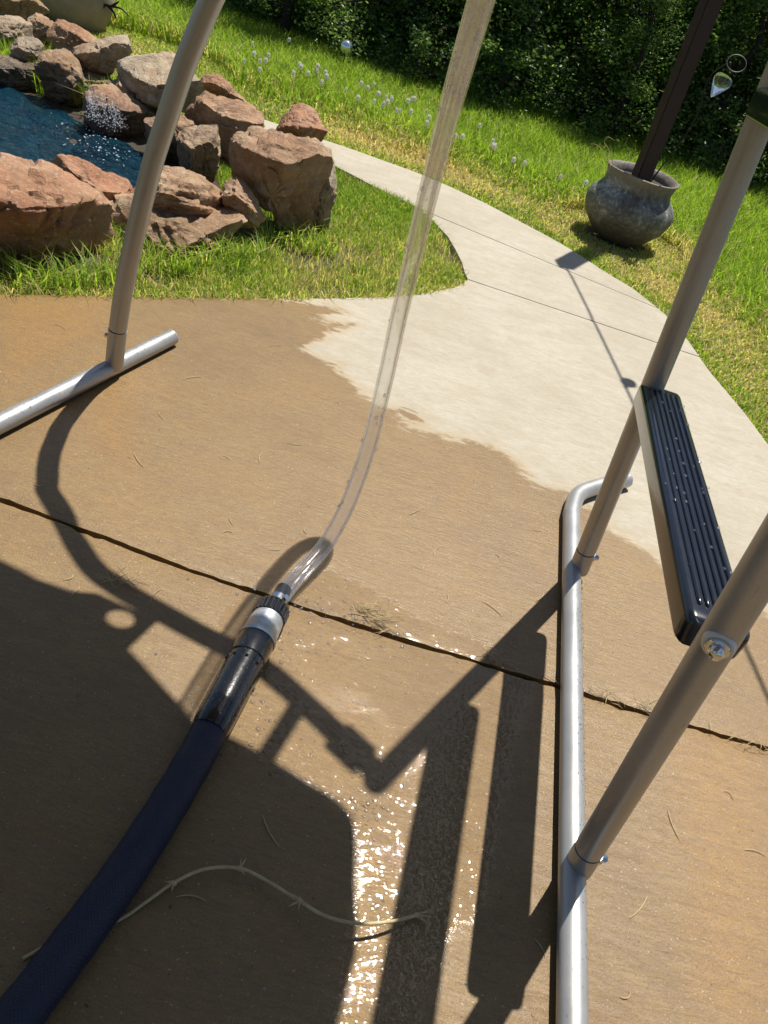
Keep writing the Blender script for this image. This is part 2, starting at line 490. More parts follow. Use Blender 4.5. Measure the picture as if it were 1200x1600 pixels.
WET = [(-3, -2)] + [(-3, 3.2)] + g2([(0, 450), (300, 458), (420, 465), (520, 478), (540, 488), (470, 500), (545, 505), (500, 530), (470, 545), (525, 575), (545, 600), (600, 640), (660, 650), (620, 665),
    (690, 685), (745, 690), (790, 712), (825, 750), (860, 765), (890, 772), (930, 800), (960, 835), (1010, 862), (1045, 890), (1100, 910), (1200, 960), (1500, 1090)]) + [(3, 0.5), (3, -2)]
FILM = g2([(300, 1100), (350, 960), (420, 900), (520, 890), (640, 960), (760, 1010), (840, 1060), (800, 1200), (760, 1420), (700, 1460), (640, 1700), (480, 1700), (520, 1500), (560, 1380), (555, 1290), (480, 1220), (380, 1175), (310, 1150)])
FILM2 = g2([(-200, 1080), (60, 1060), (250, 1120), (320, 1230), (260, 1420), (120, 1640), (-200, 1700)])
RIPPLE2 = g2([(400, 900), (520, 865), (670, 970), (650, 1020), (500, 1010), (440, 1070), (380, 1010)])
RIPPLE = g2([(350, 1130), (390, 1040), (440, 1030), (530, 1060), (590, 1140), (640, 1180), (600, 1230), (585, 1290), (560, 1300), (500, 1215), (400, 1175)])
STAINS = [g2([(735, 730), (745, 740), (710, 800), (700, 790)]), g2([(150, 560), (210, 590), (200, 720), (150, 700)]), g2([(0, 460), (160, 465), (170, 520), (0, 600)]), g2([(1050, 1150), (1200, 1150), (1200, 1600), (1100, 1600)])]


def slab(poly, spacing, name, parent, thick=0.11):
    """one poured slab: fine top skin (for the wet mask), rounded arris, sides"""
    poly = [tuple(p) for p in poly]
    # resample the boundary
    B = []
    for i in range(len(poly)):
        a, b = P2(poly[i]), P2(poly[(i + 1) % len(poly)])
        n = max(1, int(np.linalg.norm(b - a) / (spacing * 1.5)))
        for k in range(n): B.append(tuple(a + (b - a) * k / n))
    xs = [p[0] for p in B]; ys = [p[1] for p in B]
    gx = np.arange(min(xs), max(xs), spacing); gy = np.arange(min(ys), max(ys), spacing)
    X, Y = np.meshgrid(gx, gy); X = X.ravel() + rng.uniform(-.2, .2, X.size) * spacing; Y = Y.ravel() + rng.uniform(-.2, .2, Y.size) * spacing
    k = in_poly(X, Y, poly); X, Y = X[k], Y[k]
    k = dist_poly(X, Y, poly) > spacing * 0.6; X, Y = X[k], Y[k]
    nb = len(B)
    verts = [Vector(p) for p in B] + [Vector((x, y)) for x, y in zip(X, Y)]
    edges = [(i, (i + 1) % nb) for i in range(nb)]
    v, e, f, ov, oe, of = geometry.delaunay_2d_cdt(verts, edges, [], 1, 1e-5)
    V = np.array([(p.x, p.y, 0.0) for p in v])
    F = np.array([t for t in f if len(t) == 3], np.int32)
    # drop the arris by 4 mm along the boundary
    onb = np.zeros(len(V), bool)
    for i, o in enumerate(ov):
        if any(q < nb for q in o): onb[i] = True
    order = [None] * nb
    for i, o in enumerate(ov):
        for q in o:
            if q < nb: order[q] = i
    V[onb, 2] = -0.004
    n0 = len(V)
    ring = [q for q in order if q is not None]
    V = np.vstack([V, np.array([(V[q][0], V[q][1], -thick) for q in ring])])
    m = len(ring)
    Q = np.array([(ring[i], n0 + i, n0 + (i + 1) % m, ring[(i + 1) % m]) for i in range(m)], np.int32)
    x, y = V[:, 0], V[:, 1]
    sdw = dist_poly(x, y, WET) * np.where(in_poly(x, y, WET), 1, -1)
    wet = np.clip(0.5 + sdw / 0.30, 0, 1)
    # splash blotches past the wet edge
    sdf = dist_poly(x, y, FILM) * np.where(in_poly(x, y, FILM), 1, -1)
    film = np.clip(0.5 + sdf / 0.14, 0, 1)
    sd2 = dist_poly(x, y, FILM2) * np.where(in_poly(x, y, FILM2), 1, -1)
    film = np.maximum(film, np.clip(0.3 + sd2 / 0.25, 0, 0.47))
    sdr = dist_poly(x, y, RIPPLE) * np.where(in_poly(x, y, RIPPLE), 1, -1)
    sr2 = dist_poly(x, y, RIPPLE2) * np.where(in_poly(x, y, RIPPLE2), 1, -1)
    rip = np.maximum(np.clip(0.5 + sdr / 0.16, 0, 1), np.clip(0.5 + sr2 / 0.12, 0, .8))
    st = np.zeros(len(V))
    for s_ in STAINS:
        sd_ = dist_poly(x, y, s_) * np.where(in_poly(x, y, s_), 1, -1)
        st = np.maximum(st, np.clip(0.35 + sd_ / 0.12, 0, 0.85))
    me = np_mesh(name, V, [F, Q], True, {'wet': wet, 'film': film, 'ripple': rip, 'stain': st})
    me.set_sharp_from_angle(angle=radians(50))
    return link_mesh(name, me, M['concrete'], parent)


patio = bpy.data.objects.new('patio', None); col.objects.link(patio); tag(patio, kind='structure')
GAP = 0.0062
JOINT = [(-2.0, 1.23), (-0.81, 1.19), (-0.36, 1.163), (0.08, 1.158), (0.52, 1.168), (0.95, 1.18), (2.4, 1.215)]
_jx = np.linspace(-2.0, 2.4, 230)
_jy = np.interp(_jx, [a for a, b in JOINT], [b for a, b in JOINT])
def ragged(sg, sd):
    r = np.random.default_rng(sd).normal(size=len(_jx)) * .0011
    r2 = np.interp(_jx, np.linspace(-2, 2.4, 40), np.random.default_rng(sd + 1).normal(size=40) * .0022)
    chip = (np.random.default_rng(sd + 2).random(len(_jx)) < .06) * .004
    return [(float(a), float(b)) for a, b in zip(_jx, _jy + sg * (GAP + chip) + r + r2)]
slab([(-2.0, -1.6), (2.4, -1.6)] + list(reversed(ragged(-1, 31))), 0.025, 'slab', patio)
def cross_at(line, y):
    for a, b in zip(line[:-1], line[1:]):
        if (a[1] - y) * (b[1] - y) <= 0:
            t = (y - a[1]) / (b[1] - a[1]); return (a[0] + t * (b[0] - a[0]), y)
RB = [(2.4, 1.5), (1.75, 1.95)] + [p for p in PATH_R if p[1] < y_path - 0.06]
pr1 = cross_at(PATH_R, y_path - .02)
pl1 = (PATH_L[0][0], y_path)
slab(ragged(1, 41) + RB + [(pr1[0], pr1[1] - .004), (pl1[0] + 0.005, y_path + .016)] + list(reversed(EDGE)) + [(-2.0, 1.45)], 0.025, 'slab', patio)
gpath = bpy.data.objects.new('garden_path', None); col.objects.link(gpath); tag(gpath, kind='structure')
# joints across the path, from left edge to right edge
def split_path(segs):
    Ls = PATH_L; Rs = [p for p in PATH_R if p[1] > y_path]
    r2 = cross_at(PATH_R, g(868, 429)[1])
    def between(a, b):
        return [a] + [p for p in Rs if a[1] + .03 < p[1] < b[1] - .03] + [b]
    return [([(pl1[0] + .005, y_path + .024)] + Ls[1:7], between((pr1[0], pr1[1] + .004), (r2[0], r2[1] - .003))),
            (Ls[6:], between((r2[0], r2[1] + .003), Rs[-1]))]
for i, (L, R) in enumerate(split_path(None)):
    if i > 0:
        L = [(L[0][0] + .003, L[0][1] + .008)] + L[1:]
    slab(list(R) + list(reversed(L)), 0.05, 'slab', gpath)

# ground sheets
bm = bmesh.new()
S = 400
vs = [bm.verts.new((x, y, -0.035)) for x, y in ((-S, -S), (S, -S), (S, S), (-S, S))]
bm.faces.new(vs)
tag(obj_bm('lawn', bm, M['lawn'], None, False), kind='structure')

# pool: coping line in plan
POOL = g2([(-400, 150), (-120, 60), (0, 128), (60, 150), (115, 182), (160, 200), (200, 225), (240, 245), (285, 262), (300, 285), (255, 300), (200, 315), (100, 335), (0, 345), (-200, 345), (-420, 330)])
bank = [tuple(P2(p) + (P2(p) - np.mean([P2(q) for q in POOL], 0)) / np.linalg.norm(P2(p) - np.mean([P2(q) for q in POOL], 0)) * .16) for p in POOL]
bm = bmesh.new(); f = bm.faces.new([bm.verts.new((x, y, -0.0305)) for x, y in bank]); bmesh.ops.triangulate(bm, faces=[f])
tag(obj_bm('pool_bank', bm, M['soil'], None, False), kind='structure')


def water_sheet():
    sp = 0.016
    xs = [p[0] for p in POOL]; ys = [p[1] for p in POOL]
    gx = np.arange(max(min(xs), -3.6), max(xs), sp); gy = np.arange(min(ys), max(ys), sp)
    X, Y = np.meshgrid(gx, gy); nx, ny = len(gx), len(gy)
    cx, cy = g(185, 222)[:2]
    rr = np.hypot(X - cx, Y - cy)
    Z = np.zeros_like(X)
    rs = np.random.default_rng(12)
    for q in range(26):
        wl = rs.uniform(.05, .26); a = rs.uniform(0, 2 * pi); ph = rs.uniform(0, 6.28)
        Z += np.sin((X * cos(a) + Y * sin(a)) * 2 * pi / wl + ph + 1.5 * np.sin(X * 3 + q)) * wl * .0052
    Z *= .7 + 3.2 * np.exp(-rr / .55)
    Z += .010 * np.exp(-rr / .45) * np.sin(rr * 2 * pi / .11)
    ins = in_poly(X.ravel(), Y.ravel(), POOL).reshape(X.shape)
    I = np.arange(nx * ny).reshape(ny, nx)
    ok = ins[:-1, :-1] | ins[1:, 1:] | ins[:-1, 1:] | ins[1:, :-1]
    Q = np.stack([I[:-1, :-1], I[:-1, 1:], I[1:, 1:], I[1:, :-1]], -1)[ok]
    V = np.stack([X, Y, Z - .014], -1).reshape(-1, 3)
    used = np.unique(Q); remap = np.full(len(V), -1); remap[used] = np.arange(len(used))
    return np_mesh('water', V[used], [remap[Q]], True, {'chop': np.exp(-rr / .6).ravel()[used]})
tag(link_mesh('water', water_sheet(), M['water']), kind='structure')


# ------------------------------------------------------------------ boulders
def boulder(outline, base_px, depth, hue, label, seed, poolside=0.0, name='boulder', sharp=0.5, lift=0.0, strata=0.5, group=None, top=0.82, under=0.35):
    bp = g(*base_px)
    depth *= 0.74
    d = np.array([bp[0], bp[1], 0.0]); d /= np.linalg.norm(d)
    u = np.array([d[1], -d[0], 0.0])           # to the right
    pc = bp[:2] + d[:2] * depth * 0.33
    P = []
    for (x, y) in outline:
        r = ray(x, y)
        t = ((pc[0] - _C[0]) * d[0] + (pc[1] - _C[1]) * d[1]) / (r[0] * d[0] + r[1] * d[1])
        q = _C + r * t
        P.append(((q[0] - pc[0]) * u[0] + (q[1] - pc[1]) * u[1], q[2]))
    P = np.array(P); _c = P.mean(0); P = _c + (P - _c) * 1.06
    zmin = min(P[:, 1].min(), -0.06 + lift)
    lo = P[:, 1] < P[:, 1].min() + 0.25 * np.ptp(P[:, 1])
    if lift == 0.0: P[lo, 1] = np.minimum(P[lo, 1], -0.05)
    cen = (P.min(0) + P.max(0)) / 2
    # resample by angle
    NA, NB = 96, 56
    dense = []
    for i in range(len(P)):
        a, b = P[i], P[(i + 1) % len(P)]
        for k in range(12): dense.append(a + (b - a) * k / 12)
    dense = np.array(dense) - cen
    ang = np.arctan2(dense[:, 1], dense[:, 0]); rad = np.hypot(dense[:, 0], dense[:, 1])
    A = np.linspace(-pi, pi, NA, endpoint=False)
    o = np.argsort(ang)
    Rr = np.interp(A, np.concatenate([ang[o] - 2 * pi, ang[o], ang[o] + 2 * pi]), np.tile(rad[o], 3))
    sz = float(np.sqrt(np.ptp(P[:, 0]) * np.ptp(P[:, 1])))
    rs = np.random.default_rng(seed)
    ph = np.linspace(-pi / 2, pi / 2, NB + 2)[1:-1]
    e = 0.27
    prof = np.cos(ph) ** e
    sn = np.sign(np.sin(ph)) * np.abs(np.sin(ph)) ** (0.85)
    dep = sn * depth / 2
    LX = (Rr[None] * np.cos(A)[None] * prof[:, None]); LZ = (Rr[None] * np.sin(A)[None] * prof[:, None])
    LY = np.repeat(dep[:, None], NA, 1)
    hz = P[:, 1].min() - cen[1]; Ht = np.ptp(P[:, 1])
    zsc = 1 - (1 - top) * np.clip((0.55 - sn) / 1.45, 0, 1) ** 0.8
    LZ = hz + (LZ - hz) * zsc[:, None]
    rel = np.clip((LZ - hz) / (Ht * top), 0, 1)
    LY = np.where(LY < 0, LY * (1 - under * (1 - rel) ** 1.3), LY)
    # the back layers sit lower, as a boulder slopes away
    L = np.stack([LX, LY, LZ], -1).reshape(-1, 3)
    poles = np.array([[0, LY[0].mean(), LZ[0].mean()], [0, depth / 2, LZ[-1].mean()]])
    L = np.vstack([L, poles])
    # fracture planes
    half = np.array([np.ptp(P[:, 0]) / 2, depth / 2, np.ptp(P[:, 1]) / 2])
    for i in range(int(16 + 14 * sharp)):
        nrm = rs.normal(size=3); nrm[1] = -abs(nrm[1]) if rs.random() < .75 else nrm[1]
        if nrm[1] < -.3 and nrm[2] > 0.0 and rs.random() < .75: nrm[2] *= -.45
        nrm /= np.linalg.norm(nrm)
        ax = abs(nrm[1])
        sup = (L @ nrm).max()
        off = sup * rs.uniform(0.58, 0.88) if ax > 0.45 else sup * rs.uniform(0.90, 0.99)
        over = L @ nrm - off
        k = over > 0
        L[k] -= np.outer(over[k] * 0.97, nrm)
    # relief: broad lumps, ledges, chips
    W = L.copy()
    W[:, 2] += cen[1]
    ctr = np.array([0, 0, cen[1]])
    st_n = Vector((rs.normal() * .35, rs.normal() * .3, 1)).normalized()
    so_ = Vector(rs.uniform(-50, 50, 3))
    out = np.empty_like(W)
    for i, p in enumerate(W):
        v = Vector(p)
        dirv = Vector(p - ctr); ln = dirv.length or 1; dirv /= ln
        s1 = noise.noise(v * (2.0 / sz) + so_)
        s2 = noise.fractal(v * (6.5 / sz) + so_, 0.9, 2.1, 4)
        h = v.dot(st_n) + 0.05 * sz * s1
        led = noise.noise(Vector((h * 13 / sz, s1 * 1.5, 0)) + so_)
        led = max(-1, min(1, led * 3.0))
        vor = noise.voronoi(v * (3.4 / sz) + so_)[0]
        crack = min(1.0, (vor[1] - vor[0]) * 5)
        s3 = abs(noise.noise(v * (4.2 / sz) - so_))
        dsp = sz * (0.026 * s1 + 0.020 * s2 + 0.030 * strata * led + 0.028 * (crack - 1) - 0.035 * max(0, .16 - s3) / .16)
        out[i] = p + np.array(dirv) * dsp
    G = np.empty_like(out)
    G[:, 0] = pc[0] + out[:, 0] * u[0] + out[:, 1] * d[0]
    G[:, 1] = pc[1] + out[:, 0] * u[1] + out[:, 1] * d[1]
    G[:, 2] = out[:, 2]
    I = np.arange(NA * NB).reshape(NB, NA)
    Q = np.stack([I[:-1], np.roll(I[:-1], -1, 1), np.roll(I[1:], -1, 1), I[1:]], -1).reshape(-1, 4)
    n = NA * NB
    T = np.concatenate([np.stack([np.full(NA, n), np.roll(I[0], -1), I[0]], -1), np.stack([np.full(NA, n + 1), I[-1], np.roll(I[-1], -1)], -1)])
    loc = np.array([pc[0], pc[1], 0])
    me = np_mesh(name, G - loc, [Q, T], True, {'hue': np.full(len(G), hue), 'poolside': np.full(len(G), poolside)})
    me.set_sharp_from_angle(angle=radians(30))
    ob = link_mesh(name, me, M['rock'])
    ob.location = loc
    tag(ob, label, 'boulder', group)
    ROCKS.append((pc[0], pc[1], np.ptp(P[:, 0]) / 2, depth / 2, d.copy(), u.copy()))
    return ob


ROCKS = []
boulder([(-90, 285), (-20, 262), (45, 277), (105, 303), (150, 325), (172, 350), (172, 385), (182, 416), (150, 424), (60, 426), (-60, 425), (-110, 380)], (60, 424), 0.72, 0.12, 'large reddish boulder with a deep shaded face at the left edge of the patio grass', 11, sharp=.35, strata=.3, top=.92, under=.75)
boulder([(72, 258), (86, 247), (105, 249), (140, 264), (172, 281), (205, 292), (215, 312), (170, 328), (120, 325), (78, 300)], (140, 335), 0.38, 0.0, 'rusty red pitted rock at the water edge behind the big front boulder', 12, sharp=.2, strata=.2)
boulder([(160, 340), (195, 325), (260, 330), (320, 350), (370, 350), (402, 338), (392, 362), (350, 380), (300, 392), (230, 402), (180, 402), (166, 375)], (270, 398), 0.62, 0.42, 'broad layered brown rock lying low behind the curved slide leg', 13, sharp=.5, strata=1.0, top=.78, under=.6)
boulder([(190, 330), (215, 305), (258, 281), (300, 281), (328, 290), (352, 318), (362, 345), (335, 358), (270, 350), (215, 345)], (270, 372), 0.5, 0.34, 'brown creviced rock stacked on the low layered rock', 14, sharp=.6, strata=1.0, lift=0.1)
boulder([(336, 292), (360, 283), (380, 300), (392, 318), (403, 338), (388, 352), (362, 350), (346, 322)], (372, 374), 0.34, 0.35, 'small knobbly brown rock leaning on the tall upright boulder', 15, sharp=.4, strata=.6, lift=0.06)
boulder([(330, 206), (345, 198), (395, 203), (430, 216), (468, 216), (490, 233), (488, 262), (468, 292), (462, 345), (436, 370), (404, 368), (402, 320), (360, 300), (318, 282), (322, 240)], (420, 366), 0.55, 0.36, 'tall upright brown boulder with a sunlit flat face and shaded left side', 16, sharp=.9, strata=.1, top=.86, under=.25)
boulder([(486, 250), (500, 244), (513, 268), (517, 300), (508, 335), (503, 368), (478, 360), (458, 345), (460, 300), (472, 272)], (485, 366), 0.5, 0.78, 'dark grey upright rock at the right end of the rock border', 17, sharp=.8, strata=.1, top=.85)
boulder([(416, 206), (424, 188), (436, 170), (455, 163), (476, 172), (498, 197), (492, 218), (462, 224), (440, 220)], (455, 300), 0.42, 0.06, 'rust red cap rock perched on top of the upright boulders', 18, sharp=.7, strata=.2, lift=0.3, top=.6)
boulder([(270, 216), (282, 208), (310, 203), (336, 200), (338, 240), (325, 268), (300, 270), (278, 254)], (305, 290), 0.45, 0.62, 'pale greenish tan boulder at the water left of the tall upright boulder', 19, 0.7, sharp=.7, strata=.2)
boulder([(284, 206), (292, 180), (325, 152), (345, 160), (380, 166), (415, 180), (418, 196), (400, 212), (350, 214), (300, 212)], (340, 252), 0.5, 0.3, 'pinkish brown ledge rock behind the tall upright boulder', 20, 0.4, sharp=.6, strata=.8)
boulder([(298, 140), (308, 122), (325, 116), (342, 124), (362, 146), (384, 168), (360, 178), (330, 172), (308, 172)], (345, 205), 0.4, 0.2, 'orange brown wedge rock beside the path behind the waterfall', 21, sharp=.7, strata=.3, lift=.08)
boulder([(158, 122), (165, 106), (190, 96), (235, 90), (275, 102), (312, 122), (312, 150), (288, 182), (250, 166), (215, 150), (185, 134)], (245, 222), 0.85, 0.80, 'big flat pale grey capstone above the little waterfall', 22, 0.2, sharp=.8, strata=.1, lift=0.25, top=.42, under=.6)
boulder([(232, 92), (245, 82), (262, 84), (282, 94), (285, 112), (262, 116), (245, 104)], (262, 160), 0.3, 0.7, 'small cream rock sitting on the back of the grey capstone', 23, sharp=.6, lift=.2)
boulder([(115, 82), (140, 72), (180, 60), (201, 60), (206, 82), (200, 96), (176, 104), (166, 118), (140, 118), (120, 104)], (160, 160), 0.5, 0.55, 'golden tan boulder left of the grey capstone', 24, 0.2, sharp=.6, strata=.6, lift=0.15)
boulder([(54, 112), (58, 86), (80, 78), (105, 85), (122, 102), (132, 126), (152, 142), (150, 160), (120, 170), (70, 150)], (105, 166), 0.5, 0.5, 'brown boulder overhanging the pool left of the waterfall', 25, 0.8, sharp=.5, strata=.5)
boulder([(78, 62), (80, 42), (95, 36), (122, 45), (138, 56), (162, 72), (142, 80), (118, 88), (90, 92)], (118, 122), 0.5, 0.2, 'reddish brown rock in the second row behind the pool', 26, sharp=.7, strata=.4, lift=.1)
boulder([(18, 72), (30, 61), (55, 64), (71, 72), (62, 92), (42, 102), (24, 94)], (44, 128), 0.36, 0.72, 'pale split rock over the far corner of the pool', 27, 0.3, sharp=.8, strata=.4, lift=.12)
boulder([(42, 32), (55, 25), (84, 35), (84, 62), (72, 74), (50, 62)], (66, 98), 0.4, 0.55, 'tan block rock in the second row at the far left', 28, sharp=.6, lift=.1)
boulder([(-40, -8), (10, -14), (50, -4), (76, 22), (52, 30), (25, 42), (-10, 36), (-40, 22)], (22, 66), 0.6, 0.55, 'big back row rock at the top left corner beside the clay urn', 29, sharp=.8, lift=.15)
boulder([(-30, 36), (5, 28), (25, 30), (47, 42), (47, 64), (20, 74), (-20, 62)], (16, 100), 0.45, 0.62, 'grey brown rock under the back row rock at the far left', 30, 0.3, sharp=.6, lift=.08)
boulder([(118, 178), (128, 132), (150, 130), (186, 150), (236, 176), (240, 212), (226, 240), (200, 236), (180, 214), (150, 206), (122, 196)], (185, 214), 0.5, 0.3, 'wet dark rock that the waterfall spills over', 31, 1.0, sharp=.5, strata=.5)
boulder([(-40, 88), (20, 92), (58, 104), (66, 132), (30, 136), (-40, 118)], (20, 134), 0.4, 0.5, 'dark wet rock at the waterline in the far left corner', 32, 1.0, sharp=.4)
boulder([(225, 190), (260, 182), (300, 195), (318, 222), (290, 244), (245, 250), (228, 228)], (270, 256), 0.4, 0.35, 'wet dark rock under the ledge right of the waterfall', 33, 1.0, sharp=.5)
boulder([(146, 150), (175, 110), (225, 140), (260, 168), (260, 190), (200, 170)], (215, 195), 0.4, 0.4, 'shaded rock wedged under the grey capstone', 34, 1.0, sharp=.4)
boulder([(60, 120), (110, 110), (165, 120), (175, 150), (130, 165), (70, 150)], (125, 158), 0.35, 0.4, 'shaded rock under the golden tan boulder', 35, 1.0, sharp=.4)

# waterfall: thin rippled sheet with spray droplets
wf = thing('waterfall', 'small waterfall foaming over the wet dark rock into the pool', 'waterfall', tuple(g(185, 215)))
WFD = float(np.linalg.norm(g(185, 215) - _C)) - .22
def fall_mesh():
    rs = np.random.default_rng(3)
    bm = bmesh.new()
    lines = [((138, 138), (150, 186)), ((148, 140), (160, 196)), ((158, 146), (172, 200)), ((166, 152), (186, 205)), ((176, 158), (192, 200)), ((140, 150), (140, 184))]
    for i in range(900):
        (x0, y0), (x1, y1) = lines[int(rs.integers(0, len(lines)))]
        t = rs.random() ** .8; w = 1.2 + 4.5 * t
        x = x0 + (x1 - x0) * t + w * rs.normal(); y = y0 + (y1 - y0) * t + w * rs.normal() * .7
        p = at(x, y, WFD - 0.08 * t + rs.normal() * .015)
        r = 0.0008 + 0.0016 * rs.random() ** 2
        bmesh.ops.create_icosphere(bm, subdivisions=1, radius=1, matrix=Matrix.Translation(p) @ Matrix.Diagonal((r, r, r * rs.uniform(.8, 1.4), 1)))
    for i in range(260):                       # bubbles drifting away over the pool
        x = 185 + rs.normal() * 32 - 25 * rs.random(); y = 218 + rs.normal() * 17
        p = g(x, y, -.006)
        if not in_poly(np.array([p[0]]), np.array([p[1]]), POOL)[0]: continue
        r = 0.0012 + 0.003 * rs.random() ** 2
        bmesh.ops.create_icosphere(bm, subdivisions=1, radius=1, matrix=Matrix.Translation(p) @ Matrix.Diagonal((r * 1.5, r, r * .6, 1)))
    return bm
fo = obj_bm('spray', fall_mesh(), simple('white_water', (0.82, 0.85, 0.88), 0.15, 0, 40, .1, 0), wf)
fo['kind'] = 'stuff'


# ------------------------------------------------------------------ pool slide: ladder, feet, arch, flume
slide = thing('pool_slide', 'grey tubular pool slide frame with black ladder steps standing on the wet patio', 'slide', (0.6, 1.4, 0))
RT = 0.0237
LEAN = np.array([-0.112, -0.04, 1.0])
far0 = g(905, 888, 0.03); near0 = g(905, 1352, 0.03)
def on(b, z): return b + LEAN * (z - b[2])
# base rail of the ladder side
b1 = g(894, 1600, RT); b2 = g(893, 800, RT)
dirb = (b2 - b1) / np.linalg.norm(b2 - b1)
end = g(978, 750, RT)
bend = g(899, 785, RT)
rail = [b1 - dirb * 0.35] + [b1 + (b2 - b1) * t for t in np.linspace(0, 0.96, 10)]
k1 = g(893.5, 800, RT); k2 = g(902, 775, RT); k3 = g(925, 763, RT)
rail += [p for p in smooth_path([b1 + (b2 - b1) * 0.98, k1, k2, k3, end], 6)]
bm = bmesh.new(); tube(bm, rail, RT, 24)
obj_bm('base_rail', bm, M['metal'], slide, True, 45)
def ring_cap(p, d, r=RT, name='end_cap'):
    bm = bmesh.new()
    lathe_axis(bm, p, d, [(0.0, r * .98), (0.004, r * 0.98), (0.008, r * 0.85), (0.0085, 0.001)], 20)
    return obj_bm(name, bm, M['zinc'], slide, True, 40)
ring_cap(end, (end - k3))
# left base rail
l1 = g(268, 527, RT); l0 = g(0, 662, RT)
dl = (l1 - l0) / np.linalg.norm(l1 - l0)
bm = bmesh.new(); tube(bm, [l0 - dl * 1.0 + dl * t for t in np.linspace(0, 1.0 + np.linalg.norm(l1 - l0), 14)], RT, 24)
obj_bm('base_rail', bm, M['metal'], slide, True, 45)
ring_cap(l1, dl)


def bolt(p, axis, size=0.011, washer=False):
    """domed hex bolt seen on the tubes"""
    a = Vector(axis).normalized()
    bm = bmesh.new()
    lathe_axis(bm, Vector(p) - a * 0.006, a, [(0, size * 1.25), (0.003 + .004, size * 1.3), (0.0085, size * 1.2), (0.009, size * .8)], 24)
    lathe_axis(bm, Vector(p), a, [(0, size * .82), (size * .9, size * .82), (size * 1.25, size * .68), (size * 1.42, size * .4), (size * 1.46, .0005)], 6 if not washer else 18)
    if washer:  # cross recess ribs on the head
        o = a.orthogonal().normalized()
        for q in range(3):
            dd = Matrix.Rotation(q * 2 * pi / 3, 4, a) @ o
            tube(bm, [Vector(p) + a * size * 1.2 + dd * size * .1, Vector(p) + a * size * 1.28 + dd * size * .62], size * .12, 8)
    b = obj_bm('bolt', bm, M['chrome'], slide, True, 35)
    return b


def socketed_leg(base, z_seam, z_top):
    # lower sleeve welded on the rail, upper leg slid into it with a thin gap
    bm = bmesh.new(); tube(bm, [base - LEAN * 0.005, on(base, z_seam)], RT * 1.035, 24)
    obj_bm('sleeve', bm, M['metal'], slide, True, 45)
    bm = bmesh.new(); tube(bm, [on(base, z_seam), on(base, z_seam + 0.0032)], RT * 0.95, 24)
    obj_bm('seam', bm, M['groove'], slide, True, 45)
    bm = bmesh.new(); tube(bm, [on(base, z) for z in np.linspace(z_seam + 0.003, z_top, 12)], RT, 24)
    return obj_bm('leg', bm, M['metal'], slide, True, 45)
ZT = 1.545
socketed_leg(far0, 0.090, ZT)
socketed_leg(near0, 0.086, ZT)
side = Vector((1, 0.1, 0.05)).normalized()
for b_, zz in ((far0, 0.076), (near0, 0.070)):
    p = on(b_, zz); bolt(Vector(p) + Vector((1, .0, .1)).normalized() * RT, (1, 0.0, .1), 0.0088)
# big bolt with white washer on the near leg, towards the camera side
zb = 0.622
pb = on(near0, zb)
vax = Vector(_C - pb); vax -= Vector(LEAN).normalized() * vax.dot(Vector(LEAN).normalized()); vax.normalize()
vax = (Matrix.Rotation(radians(9), 3, Vector(LEAN).normalized()) @ vax)
bm = bmesh.new()
lathe_axis(bm, Vector(pb) + vax * (RT - 0.010), vax, [(0, 0.0195), (0.009, 0.0195), (0.0113, 0.0185), (0.0117, 0.010)], 32)
obj_bm('washer', bm, M['washer'], slide, True, 35)
bolt(Vector(pb) + vax * (RT + 0.004), vax, 0.0112, True)


